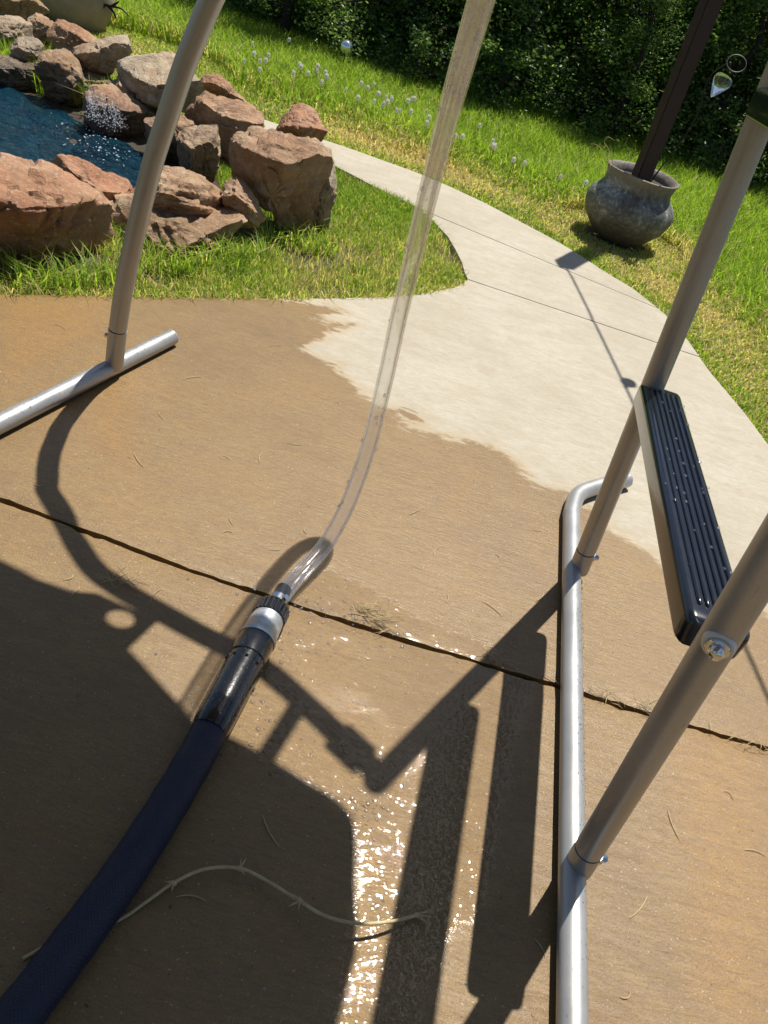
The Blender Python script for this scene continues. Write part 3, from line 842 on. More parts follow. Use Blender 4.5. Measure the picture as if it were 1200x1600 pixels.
def ladder_step(zf, zn):
    """hollow moulded step: long box with rolled edges, ribs on the tread"""
    z = zf; a = Vector(on(far0, zf)); b = Vector(on(near0, zn))
    ax = (b - a).normalized()            # towards the camera
    L = (b - a).length
    W = 0.090; H = 0.046
    side_ = Vector((0, 0, 1)).cross(ax).normalized()  # pick the +x side
    if side_.x < 0: side_ = -side_
    upv = side_.cross(ax); upv = upv if upv.z > 0 else -upv
    o = a + ax * (-0.012) + side_ * (0.019)
    L -= .034
    r = bpy.data.objects.new('step', None); col.objects.link(r); r.parent = slide
    r.matrix_parent_inverse = Matrix.Translation(slide.location).inverted(); r.location = (0, 0, 0)
    # body
    prof = []
    def corner(cx, cz, rad, a0, n=6):
        for q in range(n + 1):
            t = a0 + (pi / 2) * q / n
            prof.append((cx + rad * cos(t), cz + rad * sin(t)))
    corner(W / 2 - .012, -.012, .012, 0); corner(-W / 2 + .012, -.012, .012, pi / 2)
    corner(-W / 2 + .006, -H + .004, .004, pi); corner(W / 2 - .006, -H + .004, .004, 3 * pi / 2)
    n = len(prof)
    bm = bmesh.new()
    LL = L + 0.002
    st = [(0, .80, -.010), (.003, .90, -.004), (.010, .97, -.001), (.02, 1, 0), (LL * .5, 1, 0), (LL - .02, 1, 0), (LL - .010, .97, -.001), (LL - .003, .90, -.004), (LL, .80, -.010)]
    rings = []
    for s_, sc, dz in st:
        rings.append([bm.verts.new(o + ax * s_ + side_ * (x * sc) + upv * ((zz + H * .5) * sc - H * .5 + dz * .4)) for x, zz in prof])
    for i in range(len(rings) - 1):
        for k in range(n):
            bm.faces.new((rings[i][k], rings[i][(k + 1) % n], rings[i + 1][(k + 1) % n], rings[i + 1][k]))
    bm.faces.new(rings[0]); bm.faces.new(list(reversed(rings[-1])))
    bmesh.ops.recalc_face_normals(bm, faces=bm.faces)
    bo = obj_bm('tread_body', bm, M['step'], None, True, 40); bo.parent = r
    # raised grip ribs
    for i in range(6):
        xx = (-0.026 + i * 0.0112)
        bm = bmesh.new()
        x0, x1 = .028, LL - .032
        tube(bm, [o + ax * (x0 + (x1 - x0) * t) + side_ * xx + upv * (.0008) for t in (0, .004, .02, .5, .98, .996, 1)], [.0004, .0028, .0036, .0036, .0036, .0028, .0004], 10)
        ro = obj_bm('grip_rib', bm, M['step'], None, True, 60); ro.parent = r
    # droplets and dried spots on the tread
    bm = bmesh.new()
    rs = np.random.default_rng(int(z * 100))
    for i in range(46):
        rr = 0.0016 + 0.0028 * rs.random() ** 2
        p = o + ax * (LL * rs.uniform(.08, .97)) + side_ * rs.uniform(-.04, .04) + upv * .0012
        bmesh.ops.create_icosphere(bm, subdivisions=2, radius=1, matrix=Matrix.Translation(p) @ Matrix.Diagonal((rr, rr * 1.3, rr * .6, 1)))
    wo = obj_bm('water_drops', bm, M['drop'], None, True); wo.parent = r; wo['kind'] = 'stuff'
    return r
ladder_step(.560, .600)
ladder_step(1.112, 1.145)

# left support: rises from its sleeve, bends over and ties into the far ladder leg
lb = g(178, 572, 0.03)
vis = [(182, 545), (184, 515), (192, 460), (204, 400), (221, 325), (240, 250), (262, 182), (285, 112), (305, 60), (330, 0), (348, -38), (366, -80), (386, -120)]
vp = []
for (x, y) in vis:
    r = ray(x, y); t = (lb[1] - .035 * CAM_H) / (r[1] + .035 * r[2]); vp.append(_C + r * t)
arch = vp + [np.array(q) for q in ((-0.50, 1.765, 1.26), (-0.40, 1.73, 1.37), (-0.30, 1.695, 1.425), (-0.09, 1.67, 1.49), (0.09, 1.64, 1.52))] + [on(far0, 1.51)]
zs = vp[1]
bm = bmesh.new(); tube(bm, [lb, vp[0] * .3 + lb * .7, vp[1]], RT * 1.035, 24); obj_bm('sleeve', bm, M['metal'], slide, True, 45)
t_ = (vp[2] - vp[1]) / np.linalg.norm(vp[2] - vp[1])
bm = bmesh.new(); tube(bm, [vp[1], vp[1] + t_ * .0032], RT * .95, 24); obj_bm('seam', bm, M['groove'], slide, True, 45)
bm = bmesh.new(); tube(bm, smooth_path([vp[1] + t_ * .003] + arch[2:], 8), RT, 24)
obj_bm('support_arch', bm, M['metal'], slide, True, 45)
bolt(Vector(vp[1]) * .75 + Vector(lb) * .25 + Vector((-1, 0.1, 0)) * RT * .97, (-1, -.15, .1), 0.0088)
# near support, out of the photograph on the left
off = dl * -.82
near_arch = [p + off for p in arch[1:-3]] + [np.array((-0.05, .85, 1.36)), on(near0, 1.33)]
bm = bmesh.new(); tube(bm, smooth_path([lb + off] + near_arch, 6), RT, 20)
obj_bm('support_arch', bm, M['metal'], slide, True, 45)
# clamp sleeve on the arch
bm = bmesh.new(); _a = np.array((0.09, 1.64, 1.52)); _b = on(far0, 1.51); c0 = _a + (_b - _a) * .62; c1 = _a + (_b - _a) * .86; tube(bm, [c0, c1], RT * 1.45, 20)
obj_bm('clamp', bm, M['metal'], slide, True, 45)

# flume: shallow moulded trough
ctr = [(0.35, 1.07, 1.54), (0.28, 1.075, 1.54), (0.16, 1.09, 1.53), (0.03, 1.12, 1.52), (-0.11, 1.13, 1.51), (-0.25, 1.21, 1.505), (-0.42, 1.30, 1.50), (-0.62, 1.33, 1.48), (-0.85, 1.2, 1.42), (-1.05, .85, 1.32), (-1.15, 0.35, 1.15), (-1.2, -0.3, 0.85), (-1.22, -0.9, 0.5)]
pc_ = smooth_path(ctr, 6)
bm = bmesh.new(); rings = []
sec = [(-.40, 0.0), (-.405, .012), (-.395, .02), (-.335, .016), (-.30, -.05), (-.23, -.105), (0, -.12), (.23, -.105), (.30, -.05), (.335, .016), (.395, .02), (.405, .012), (.40, 0.0), (.34, -.004), (.31, -.065), (.24, -.122), (0, -.138), (-.24, -.122), (-.31, -.065), (-.34, -.004)]
for i, p in enumerate(pc_):
    t = Vector(pc_[min(i + 1, len(pc_) - 1)] - pc_[max(i - 1, 0)]); t.z = 0; t.normalize()
    s_ = Vector((-t.y, t.x, 0))
    wv = 1.0 if i > 8 else (.38, .58, .71, .80, .87, .915, .95, .975, .99)[i]
    rings.append([bm.verts.new(Vector(p) + s_ * (-a) * .90 * (wv if a > 0 else 1.0) + Vector((0, 0, b + .0))) for a, b in sec])
n = len(sec)
for i in range(len(rings) - 1):
    for k in range(n):
        bm.faces.new((rings[i][k], rings[i][(k + 1) % n], rings[i + 1][(k + 1) % n], rings[i + 1][k]))
bm.faces.new(rings[0]); bm.faces.new(list(reversed(rings[-1])))
bmesh.ops.recalc_face_normals(bm, faces=bm.faces)
obj_bm('flume', bm, M['slide'], slide, True, 50)
# brackets between arch and flume
def bracket(a, b, r):
    bm = bmesh.new(); tube(bm, [a, b], r, 14); obj_bm('bracket', bm, M['metal'], slide, True, 45)
bracket((0.17, 1.61, 1.52), (0.13, 1.40, 1.515), 0.018)
def add_shade_plate():  # unseen plate added to cast shade; its outline is the shadow's, lifted sunwards
    zp = 1.452
    lift = lambda q: g(*q)[:2] - np.array(SUN_S) * zp
    outer = [lift(q) for q in ((52, 905), (110, 925), (150, 928), (215, 958), (245, 972), (178, 1036), (150, 1075), (60, 1010))]
    hc = lift((187, 968)); bm = bmesh.new(); loops = []
    inner = [hc + np.array((.028 * cos(a) , .022 * sin(a))) for a in np.linspace(0, 2 * pi, 18, endpoint=False)]
    for lp in (outer, inner):
        vs = [bm.verts.new((p[0], p[1], zp)) for p in lp]
        for k in range(len(vs)): bm.edges.new((vs[k], vs[(k + 1) % len(vs)]))
    bmesh.ops.triangle_fill(bm, use_beauty=True, edges=bm.edges[:])
    r = bmesh.ops.extrude_face_region(bm, geom=bm.faces[:])
    bmesh.ops.translate(bm, vec=(0, 0, -.008), verts=[v for v in r['geom'] if isinstance(v, bmesh.types.BMVert)])
    bmesh.ops.recalc_face_normals(bm, faces=bm.faces)
    obj_bm('shade_plate', bm, M['metal'], slide, False)
add_shade_plate()

# droplets on the base rails
bm = bmesh.new(); rs = np.random.default_rng(5)
def rail_drops(a, b, n):
    a = Vector(a); b = Vector(b); t = (b - a).normalized(); s_ = t.cross(Vector((0, 0, 1))).normalized()
    for i in range(n):
        th = rs.uniform(.15, pi - .15)
        r = 0.0007 + 0.0013 * rs.random() ** 2.5
        nrm = s_ * cos(th) + Vector((0, 0, 1)) * sin(th)
        p = a + (b - a) * rs.random() + nrm * RT
        bmesh.ops.create_icosphere(bm, subdivisions=1, radius=r, matrix=Matrix.Translation(p))
rail_drops(g(895, 1330, RT), g(895, 930, RT), 420)
rail_drops(g(895, 1600, RT), g(895, 1380, RT), 50)
rail_drops(l0, l1, 420)
o_ = obj_bm('water_drops', bm, M['drop'], slide, True); o_['kind'] = 'stuff'

# ------------------------------------------------------------------ hose with coupling
hose = thing('water_hose', 'navy hose with black and silver coupling feeding a clear tube on the wet concrete', 'hose', tuple(g(380, 1050)))
RH = 0.0315
hp = [g(x, y, RH) for x, y in ((-180, 1790), (-60, 1690), (30, 1585), (110, 1480), (190, 1370), (262, 1258), (312, 1172), (338, 1118))]
bm = bmesh.new(); _hp = smooth_path(hp, 14); tube(bm, _hp, [RH * (1 + .022 * noise.noise(Vector((i * .23, 0, 3))) + .012 * sin(i * .9)) for i in range(len(_hp))], 28); obj_bm('hose_body', bm, M['navy'], hose, True, 60)
K = .84
A0 = Vector(g(330, 1135, 0.035)); A1 = Vector(g(432, 942, 0.035)); axh = (A1 - A0).normalized(); LA = (A1 - A0).length
def f_(t): return t * LA
bm = bmesh.new()
pf = [(-.01, .036), (0, .0395), (f_(.05), .041), (f_(.3), .0425), (f_(.48), .0425), (f_(.482), .040), (f_(.495), .040), (f_(.50), .0435), (f_(.64), .0440), (f_(.655), .0425), (f_(.656), .03)]
lathe_axis(bm, A0, axh, pf, 32, K)
for q in range(9):  # small moulded nubs and a raised clip on top
    th = q / 9 * 2 * pi
    uu = axh.orthogonal().normalized(); vv = axh.cross(uu)
    dd = uu * cos(th) + vv * sin(th)
    bmesh.ops.create_icosphere(bm, subdivisions=1, radius=.004, matrix=Matrix.Translation(A0 + axh * f_(.44) + dd * .0425 * K))
obj_bm('grip_sleeve', bm, M['black'], hose, True, 40)
bm = bmesh.new()
lathe_axis(bm, A0, axh, [(f_(.645), .036), (f_(.65), .0455), (f_(.675), .046), (f_(.69), .0425), (f_(.80), .0405), (f_(.86), .0385), (f_(.865), .03)], 36, K)
obj_bm('metal_collar', bm, M['zinc'], hose, True, 40)
bm = bmesh.new()
lathe_axis(bm, A0, axh, [(f_(.84), .034), (f_(.845), .040), (f_(.95), .0395), (f_(.965), .036), (f_(.97), .02), (f_(1.14), .0195), (f_(1.15), .015)], 36, K)
uu = axh.orthogonal().normalized(); vv = axh.cross(uu)
for q in range(22):
    th = q / 22 * 2 * pi; dd = uu * cos(th) + vv * sin(th)
    tube(bm, [A0 + axh * f_(.85) + dd * .040 * K, A0 + axh * f_(.945) + dd * .0395 * K], .0027, 6)
obj_bm('ring_nut', bm, M['black'], hose, True, 40)
RC = 0.0188
bm = bmesh.new()
lathe_axis(bm, A0, axh, [(f_(.985), RC * .9), (f_(.986), RC * 1.08), (f_(1.04), RC * 1.08), (f_(1.041), RC * .9)], 30)
tube(bm, [A0 + axh * f_(1.01) + (uu * .9 - vv * .1) * RC * 1.0, A0 + axh * f_(1.01) + (uu * .9 - vv * .1) * RC * 1.7], .007, 10)
obj_bm('hose_clamp', bm, M['chrome'], hose, True, 40)
# clear tube
ct = [A0 + axh * f_(.98)] + [Vector(g(460, 906, .036)), Vector(g(487, 877, .044)), Vector(g(512, 846, .062))]
for x, y, dd in ((540, 795, 1.755), (560, 745, 1.765), (578, 690, 1.765), (592, 635, 1.755), (607, 570, 1.73), (622, 500, 1.69), (640, 425, 1.63), (660, 340, 1.55), (680, 260, 1.47), (703, 170, 1.37), (727, 85, 1.28), (752, 0, 1.19), (776, -85, 1.12), (798, -170, 1.08)):
    ct.append(Vector(at(x, y, dd)))
ct.append(Vector((0.20, 0.92, 1.41)))
ctp = smooth_path(ct, 6)
bm = bmesh.new(); tube(bm, ctp, RC, 28, cap=False); obj_bm('clear_tube', bm, M['clear'], hose, True, 60)
bm = bmesh.new(); tube(bm, ctp, RC * .74, 24, cap=False); obj_bm('tube_bore', bm, M['bore'], hose, True, 60)
bm = bmesh.new(); rs = np.random.default_rng(9)
for i in range(95):
    k = int(rs.integers(10, len(ctp) - 2)); p = Vector(ctp[k]); t = (Vector(ctp[k + 1]) - p).normalized(); a = t.orthogonal().normalized(); b = t.cross(a)
    th = rs.uniform(0, 2 * pi); r = .0010 + .0026 * rs.random() ** 2.2
    q = p + (a * cos(th) + b * sin(th)) * RC * (1.0 if rs.random() < .6 else .72) + t * rs.uniform(0, .03)
    bmesh.ops.create_icosphere(bm, subdivisions=1, radius=1, matrix=Matrix.Translation(q) @ Matrix.Diagonal((r, r, r * 1.5, 1)))
o_ = obj_bm('water_drops', bm, M['drop'], hose, True); o_['kind'] = 'stuff'
bm = bmesh.new()
for i in range(160):
    t = rs.uniform(.02, .62); th = rs.uniform(-1.5, 1.5)
    up = (Vector((0, 0, 1)) - axh * axh.z).normalized(); sd_ = axh.cross(up)
    q = A0 + axh * f_(t) + (up * cos(th) + sd_ * sin(th)) * .0425 * K
    bmesh.ops.create_icosphere(bm, subdivisions=1, radius=.0008 + .0016 * rs.random() ** 2, matrix=Matrix.Translation(q))
o_ = obj_bm('water_drops', bm, M['drop'], hose, True); o_['kind'] = 'stuff'

bm = bmesh.new(); rs = np.random.default_rng(21)
for i in range(420):
    cx, cy, sx, sy = ((470, 990, 50, 50), (590, 965, 50, 22), (430, 1010, 45, 70), (570, 1270, 18, 60), (450, 1120, 60, 50))[int(rs.integers(0, 5))]
    p = g(cx + rs.normal() * sx, cy + rs.normal() * sy, .0003); r = .0010 + .0028 * rs.random() ** 2.5
    bmesh.ops.create_icosphere(bm, subdivisions=2 if r > .0022 else 1, radius=1, matrix=Matrix.Translation(p) @ Matrix.Rotation(rs.uniform(0, 3), 4, 'Z') @ Matrix.Diagonal((r * rs.uniform(1, 1.9), r, r * .45, 1)))
tag(obj_bm('splash_drops', bm, M['drop'], None, True), 'scattered water beads splashed on the concrete round the hose coupling', 'water', kind='stuff')

# ------------------------------------------------------------------ dry grass runner on the concrete
run = thing('grass_runner', 'long pale dry grass runner with knobbly nodes lying across the shaded concrete', 'grass stem', tuple(g(375, 1357)))
rp = [g(x, y, z) for x, y, z in ((36, 1498, .004), (90, 1470, .004), (180, 1440, .005), (230, 1408, .008), (270, 1380, .012), (320, 1358, .014), (375, 1357, .014), (420, 1378, .016), (468, 1408, .02), (510, 1432, .026), (560, 1443, .030), (610, 1440, .022), (652, 1430, .008))]
bm = bmesh.new(); tube(bm, smooth_path(rp, 6), [0.0027] * (12 * 6 + 1), 8); obj_bm('stem', bm, M['straw'], run, True)
for i, nspk in ((4, 3), (6, 3), (8, 4), (12, 7)):
    bm = bmesh.new(); c = Vector(rp[i])
    bmesh.ops.create_icosphere(bm, subdivisions=2, radius=.0042, matrix=Matrix.Translation(c) @ Matrix.Diagonal((1.5, 1, 1, 1)))
    for q in range(nspk):
        d = Vector((random.uniform(-1, 1), random.uniform(-1, 1), random.uniform(.1, .6))).normalized()
        if i == 12: d = Vector((random.uniform(.2, 1), random.uniform(-.8, .9), random.uniform(.0, .4))).normalized()
        L_ = random.uniform(.012, .024)
        tube(bm, [c, c + d * L_ * .5 + Vector((0, 0, .001)), c + d * L_], [.0018, .0013, .0003], 6)
    obj_bm('node', bm, M['straw'], run, True)

# ------------------------------------------------------------------ straw and debris on the slabs
def straw_mesh(L, bend, r):
    bm = bmesh.new()
    pts = [(L * (t - .5), bend * L * (t - .5) ** 2 * 4, .002) for t in np.linspace(0, 1, 6)]
    tube(bm, pts, [r * .5, r, r, r, r, r * .4], 5)
    me = bpy.data.meshes.new('straw'); bm.to_mesh(me); bm.free(); me.materials.append(M['straw']); return me
smeshes = [straw_mesh(.03, .1, .0007), straw_mesh(.045, -.12, .0008), straw_mesh(.06, .06, .0009), straw_mesh(.022, .3, .0008)]
spots = [(355, 715), (460, 695), (215, 720), (475, 830), (360, 815), (405, 715), (770, 950), (530, 630), (250, 650), (95, 510), (180, 905), (110, 905), (120, 925), (240, 930), (640, 640), (355, 830), (700, 935), (560, 960), (600, 980), (590, 955), (575, 950), (860, 1060), (950, 1085), (1000, 1105), (1160, 990), (845, 935), (1060, 940), (800, 1010), (1110, 1135), (960, 1240), (1050, 1290), (1140, 1240), (880, 1010), (430, 540), (300, 590), (60, 760), (430, 860), (680, 860), (650, 800), (780, 870), (840, 830), (1180, 1330), (1000, 1420), (980, 1560), (845, 1480), (300, 1400), (420, 1300)]
for i, (x, y) in enumerate(spots):
    o = link_mesh('straw', smeshes[i % 4]); o.location = g(x, y, 0.0005); o.rotation_euler = (0, 0, random.uniform(0, 6.28))
    tag(o, 'short bit of dry straw lying loose on the wet concrete', 'straw', 'straw bits scattered on the patio')
# tangle of hay caught in the joint
bm = bmesh.new(); rs = np.random.default_rng(4)
def hay(cx, cy, n, sx, sy, L=.05):
    c = g(cx, cy)
    for i in range(n):
        p = Vector((c[0] + rs.normal() * sx, c[1] + rs.normal() * sy, rs.uniform(.001, .012))); a = rs.normal() * .7 - .25; l = L * rs.uniform(.4, 1.1)
        d = Vector((cos(a), sin(a), rs.normal() * .08)) * l
        tube(bm, [p - d / 2, p + Vector((0, 0, .004)), p + d / 2], [.0003, .0007, .0003], 4)
hay(575, 957, 26, .02, .012); hay(600, 975, 14, .02, .01, .07); hay(1010, 1108, 20, .02, .01); hay(950, 1085, 14, .02, .008); hay(195, 912, 16, .03, .014, .05); hay(1165, 1165, 16, .03, .01); hay(770, 1025, 10, .02, .008)
tag(obj_bm('hay_tangle', bm, M['straw'], None, True), 'tangle of dry hay caught in the joint between the patio slabs', 'hay', kind='stuff')

# ------------------------------------------------------------------ pots, post, stake, lights
def pot(name, loc, R, H, label, prof):
    t = thing(name, label, 'pot', loc)
    bm = bmesh.new()
    rings = []
    rs = np.random.default_rng(8)
    for h, r in prof:
        rings.append([bm.verts.new((r * R * cos(a) * (1 + .006 * sin(3 * a + h * 4)), r * R * sin(a) * (1 + .006 * cos(2 * a)), h * H + .004 * sin(a * 2))) for a in np.linspace(0, 2 * pi, 56, endpoint=False)])
    for a_, b_ in zip(rings[:-1], rings[1:]):
        for q in range(56): bm.faces.new((a_[q], a_[(q + 1) % 56], b_[(q + 1) % 56], b_[q]))
    b = obj_bm('pot_body', bm, M['pot'], t, True, 60)
    b.matrix_parent_inverse = Matrix()
    bm = bmesh.new(); bmesh.ops.create_circle(bm, cap_ends=True, segments=32, radius=R * .66, matrix=Matrix.Translation((0, 0, H * .88)))
    s_ = obj_bm('soil', bm, M['soil'], t, False); s_.matrix_parent_inverse = Matrix()
    return t
PB = g(964, 366); PB[2] = -0.02
prof = [(0, .50), (.02, .55), (.12, .70), (.27, .89), (.41, .98), (.53, 1.0), (.63, .95), (.71, .83), (.76, .765), (.83, .745), (.91, .765), (.975, .80), (1.0, .81), (1.01, .79), (.99, .74), (.88, .68), (.7, .68), (.5, .8)]
PR = 0.262; PH = 0.375
big_pot = pot('planter_pot', tuple(PB), PR, PH, 'round blue grey glazed pot with a flared rim holding a dark post', prof)
post = thing('wood_post', 'dark brown square wooden post standing in the glazed pot', 'post', (PB[0] + .0, PB[1], .2))
bm = bmesh.new()
v_ = box(bm, Vector((PB[0] - .0, PB[1], 1.08)), (.088, .088, 1.76), Matrix.Rotation(radians(20), 4, 'Z'))
bmesh.ops.transform(bm, matrix=Matrix.Translation((PB[0], PB[1], .2)) @ Matrix.Rotation(radians(-2.0), 4, 'Y') @ Matrix.Translation((-PB[0], -PB[1], -.2)), verts=v_)
bmesh.ops.bevel(bm, geom=bm.edges[:], offset=.006, segments=2, affect='EDGES')
obj_bm('timber', bm, M['post'], post, True, 35)
ptop = Vector((PB[0] - .06, PB[1], 1.93))
# string light from the post top towards the house
sl = thing('string_light', 'thin black string light cable running from the post over the path', 'string light', tuple(ptop))
sh_end = g(1200, 1090); zc = 1.75
e_ = Vector((sh_end[0] - SUN_S[0] * zc, sh_end[1] - SUN_S[1] * zc, zc))
q0 = ptop; wire = [q0 + (e_ - q0) * t + Vector((0, 0, -.06 * 4 * t * (1 - t))) for t in np.linspace(0, 1.9, 24)]
bm = bmesh.new(); tube(bm, wire, .0065, 8); obj_bm('cable', bm, M['wire'], sl, True)
for tt in (.47, 1.1, 1.6):
    p = q0 + (e_ - q0) * tt + Vector((0, 0, -.06 * 4 * tt * (1 - tt)))
    bm = bmesh.new(); lathe_axis(bm, p, (0, 0, -1), [(0, .014), (.05, .016), (.055, .012)], 14, .75); obj_bm('lamp_socket', bm, M['wire'], sl, True, 40)
    bm = bmesh.new(); lathe_axis(bm, p + Vector((0, 0, -.05)), (0, 0, -1), [(0, .012), (.02, .022), (.05, .034), (.08, .03), (.1, .014), (.104, .001)], 18); obj_bm('bulb', bm, M['glass'], sl, True)
# garden stake with a curled top and a glass drop
st_ = thing('garden_stake', 'thin dark wire stake with a glass teardrop and ring rising from the pot', 'garden stake', (PB[0] + .05, PB[1] - .03, .38))
Y0 = PB[1] - .02
def atY(x, y, Y=Y0):
    r = ray(x, y); return _C + r * (Y / r[1])
bm = bmesh.new(); tube(bm, smooth_path([atY(1005, 300), atY(1016, 285), atY(1045, 245), atY(1075, 205), atY(1093, 170), atY(1100, 140), (atY(1112, 116)), atY(1130, 103), atY(1142, 98)], 6), .0042, 8)
obj_bm('wire_stem', bm, M['wire'], st_, True)
bm = bmesh.new()
rc = atY(1151, 99); tube(bm, [Vector(rc) + Vector((cos(a) * .05, sin(a) * .02, sin(a) * .036)) for a in np.linspace(0, 2 * pi, 33)], .0019, 8, cap=False)
obj_bm('wire_ring', bm, M['dim'], st_, True)
bm = bmesh.new()
p0 = Vector(atY(1136, 117)); p1 = Vector(atY(1110, 153)); ax_ = p1 - p0; LL = ax_.length
lathe_axis(bm, p0, ax_, [(0, .004), (LL * .03, .05), (LL * .12, .072), (LL * .3, .078), (LL * .55, .055), (LL * .8, .026), (LL, .003)], 20, .66)
obj_bm('glass_drop', bm, M['glass'], st_, True, 60)
bm = bmesh.new(); tube(bm, [atY(1142, 98), p0], .003, 6)
obj_bm('hook', bm, M['wire'], st_, True)
# dry curled weed growing at the pot's left rim
wd = thing('dry_weed', 'dry curled straw coloured weed sprouting at the left rim of the glazed pot', 'plant', tuple(atY(955, 270, PB[1])))
for pts in ([(957, 276), (955, 262), (948, 245), (935, 228), (922, 224)], [(962, 276), (958, 255), (950, 232), (944, 222), (950, 214), (960, 220)], [(960, 276), (952, 268), (945, 262)], [(975, 276), (972, 262), (980, 250)]):
    bm = bmesh.new(); pp = smooth_path([atY(x, y, PB[1] - .08) for x, y in pts], 5); tube(bm, pp, [.003 * (1 - .8 * i / len(pp)) for i in range(len(pp))], 6); obj_bm('stalk', bm, M['straw'], wd, True)
# clay urn at the upper left
UB = g(112, 36); UB[2] = -.02
sc_ = np.linalg.norm(UB - _C) / CAM_F
uprof = [(0, .70), (.04, .76), (.2, .92), (.4, 1.0), (.58, .97), (.74, .82), (.84, .66), (.9, .62), (.98, .70), (1, .70), (.99, .64), (.88, .55), (.6, .6)]
urn_l = (UB[0], UB[1] + .07, UB[2])
M['potsave'] = M['pot']; M['pot'] = simple('pale_clay', (0.36, 0.30, 0.22), .75, 0, 12, .3, .3, .006)
pot('clay_urn', urn_l, 44 * sc_, 84 * sc_, 'pale brown clay urn standing in straw behind the pool rocks', uprof)
M['pot'] = M['potsave']
# twiggy plant beside the urn
tw = thing('twiggy_shrub', 'bare dark twiggy plant leaning out beside the clay urn', 'plant', tuple(g(160, 40)))
YB = UB[1]
for pts in ([(150, 20), (163, 8), (175, 10), (190, 14), (202, 26)], [(150, 10), (158, 0), (170, -8), (186, -6)], [(168, 8), (178, 20), (181, 30)], [(163, 8), (155, 22)], [(175, 10), (186, 2)], [(150, 30), (150, 10), (150, -20)]):
    bm = bmesh.new(); pp = smooth_path([atY(x, y, YB) for x, y in pts], 5); tube(bm, pp, [.011 * (1 - .7 * i / len(pp)) for i in range(len(pp))], 6); obj_bm('twig', bm, M['wire'], tw, True)
# glass ball on a rod in the meadow
gb_base = g(548, 128)
gb = thing('gazing_ball', 'small clear glass ball on a thin rod standing in the meadow by the wood', 'garden ornament', (gb_base[0], gb_base[1], 0))
cb = atY(541, 73, gb_base[1])
bm = bmesh.new(); bmesh.ops.create_uvsphere(bm, u_segments=24, v_segments=16, radius=.0095 * np.linalg.norm(cb - _C) / 1.4, matrix=Matrix.Translation(cb)); obj_bm('ball', bm, M['mirror'], gb, True)
bm = bmesh.new(); tube(bm, [(cb[0], cb[1], -.02), (cb[0], cb[1], cb[2] - .03)], .004, 8); obj_bm('rod', bm, M['wire'], gb, True)

# ------------------------------------------------------------------ grass
PATH_POLY = [tuple(p) for p in PATH_L] + list(reversed([tuple(p) for p in PATH_R]))
ISLAND = [(-2.6, 1.6)] + [tuple(p) for p in EDGE] + [tuple(p) for p in PATH_L]
PAVED = [(-2.0, -1.6), (2.4, -1.6), (2.4, 1.5), (1.75, 1.95)] + [tuple(p) for p in PATH_R] + list(reversed([tuple(p) for p in PATH_L])) + list(reversed([tuple(p) for p in EDGE])) + [(-2.0, 1.45)]
TREELINE = g2([(-300, -190), (200, 0), (350, 40), (462, 92), (575, 122), (669, 156), (732, 177), (840, 214), (975, 250), (1050, 278), (1161, 322), (1500, 430)])
TREELINE.sort()
_tx = np.array([p[0] for p in TREELINE]); _ty = np.array([p[1] for p in TREELINE])
def tl(x): return np.interp(x, _tx, _ty, left=_ty[0], right=_ty[-1])


def vnoise(x, y, s, seed=0):
    return np.array([noise.noise(Vector((a * s + seed, b * s, seed * .37))) for a, b in zip(x, y)])


def blades(name, x, y, h, w, lean, tint, z0=-0.035, label=None):
    n = len(x)
    th = rng.uniform(0, 2 * pi, n); ld = rng.uniform(0, 2 * pi, n)
    cx, cy = np.cos(th) * w / 2, np.sin(th) * w / 2
    lx, ly = np.cos(ld) * lean * h, np.sin(ld) * lean * h
    V = np.empty((n, 5, 3)); z = np.full(n, z0)
    V[:, 0] = np.stack([x - cx, y - cy, z], -1); V[:, 1] = np.stack([x + cx, y + cy, z], -1)
    V[:, 2] = np.stack([x + lx * .3 - cx * .8, y + ly * .3 - cy * .8, z + h * .58], -1); V[:, 3] = np.stack([x + lx * .3 + cx * .8, y + ly * .3 + cy * .8, z + h * .58], -1)
    V[:, 4] = np.stack([x + lx, y + ly, z + h * (1 - .25 * lean)], -1)
    b = np.arange(n) * 5
    Q = np.stack([b, b + 1, b + 3, b + 2], -1); T = np.stack([b + 2, b + 3, b + 4], -1)
    me = np_mesh(name, V.reshape(-1, 3), [Q, T], True, {'tint': np.repeat(tint, 5)})
    o = link_mesh(name, me, M['grass']); tag(o, label, 'grass', kind='stuff')
    return o


def scatter(x0, x1, y0, y1, n):
    return rng.uniform(x0, x1, n), rng.uniform(y0, y1, n)


def rock_mask(x, y, shrink=1.0):
    shrink *= .72
    k = np.zeros(len(x), bool)
    for (a, b, w, dd, d, u) in ROCKS:
        ex = ((x - a) * u[0] + (y - b) * u[1]) / (w * shrink); ey = ((x - a) * d[0] + (y - b) * d[1]) / (dd * shrink)
        k |= (np.abs(ex) ** 3 + np.abs(ey) ** 3) < 1
    return k


def visible(x, y, pad=140, z=0.1):
    v = np.stack([x, y, np.full(len(x), z)], -1) - _C
    kk = v @ _F; kk = np.where(kk < .1, .1, kk)
    px = 600 + CAM_F * (v @ _R) / kk; py = 800 - CAM_F * (v @ _U) / kk
    return (px > -pad) & (px < 1200 + pad) & (py > -pad * 2) & (py < 1600 + pad)

in_pool = lambda x, y: in_poly(x, y, POOL) | (in_poly(x, y, bank) & (y > 3.15))
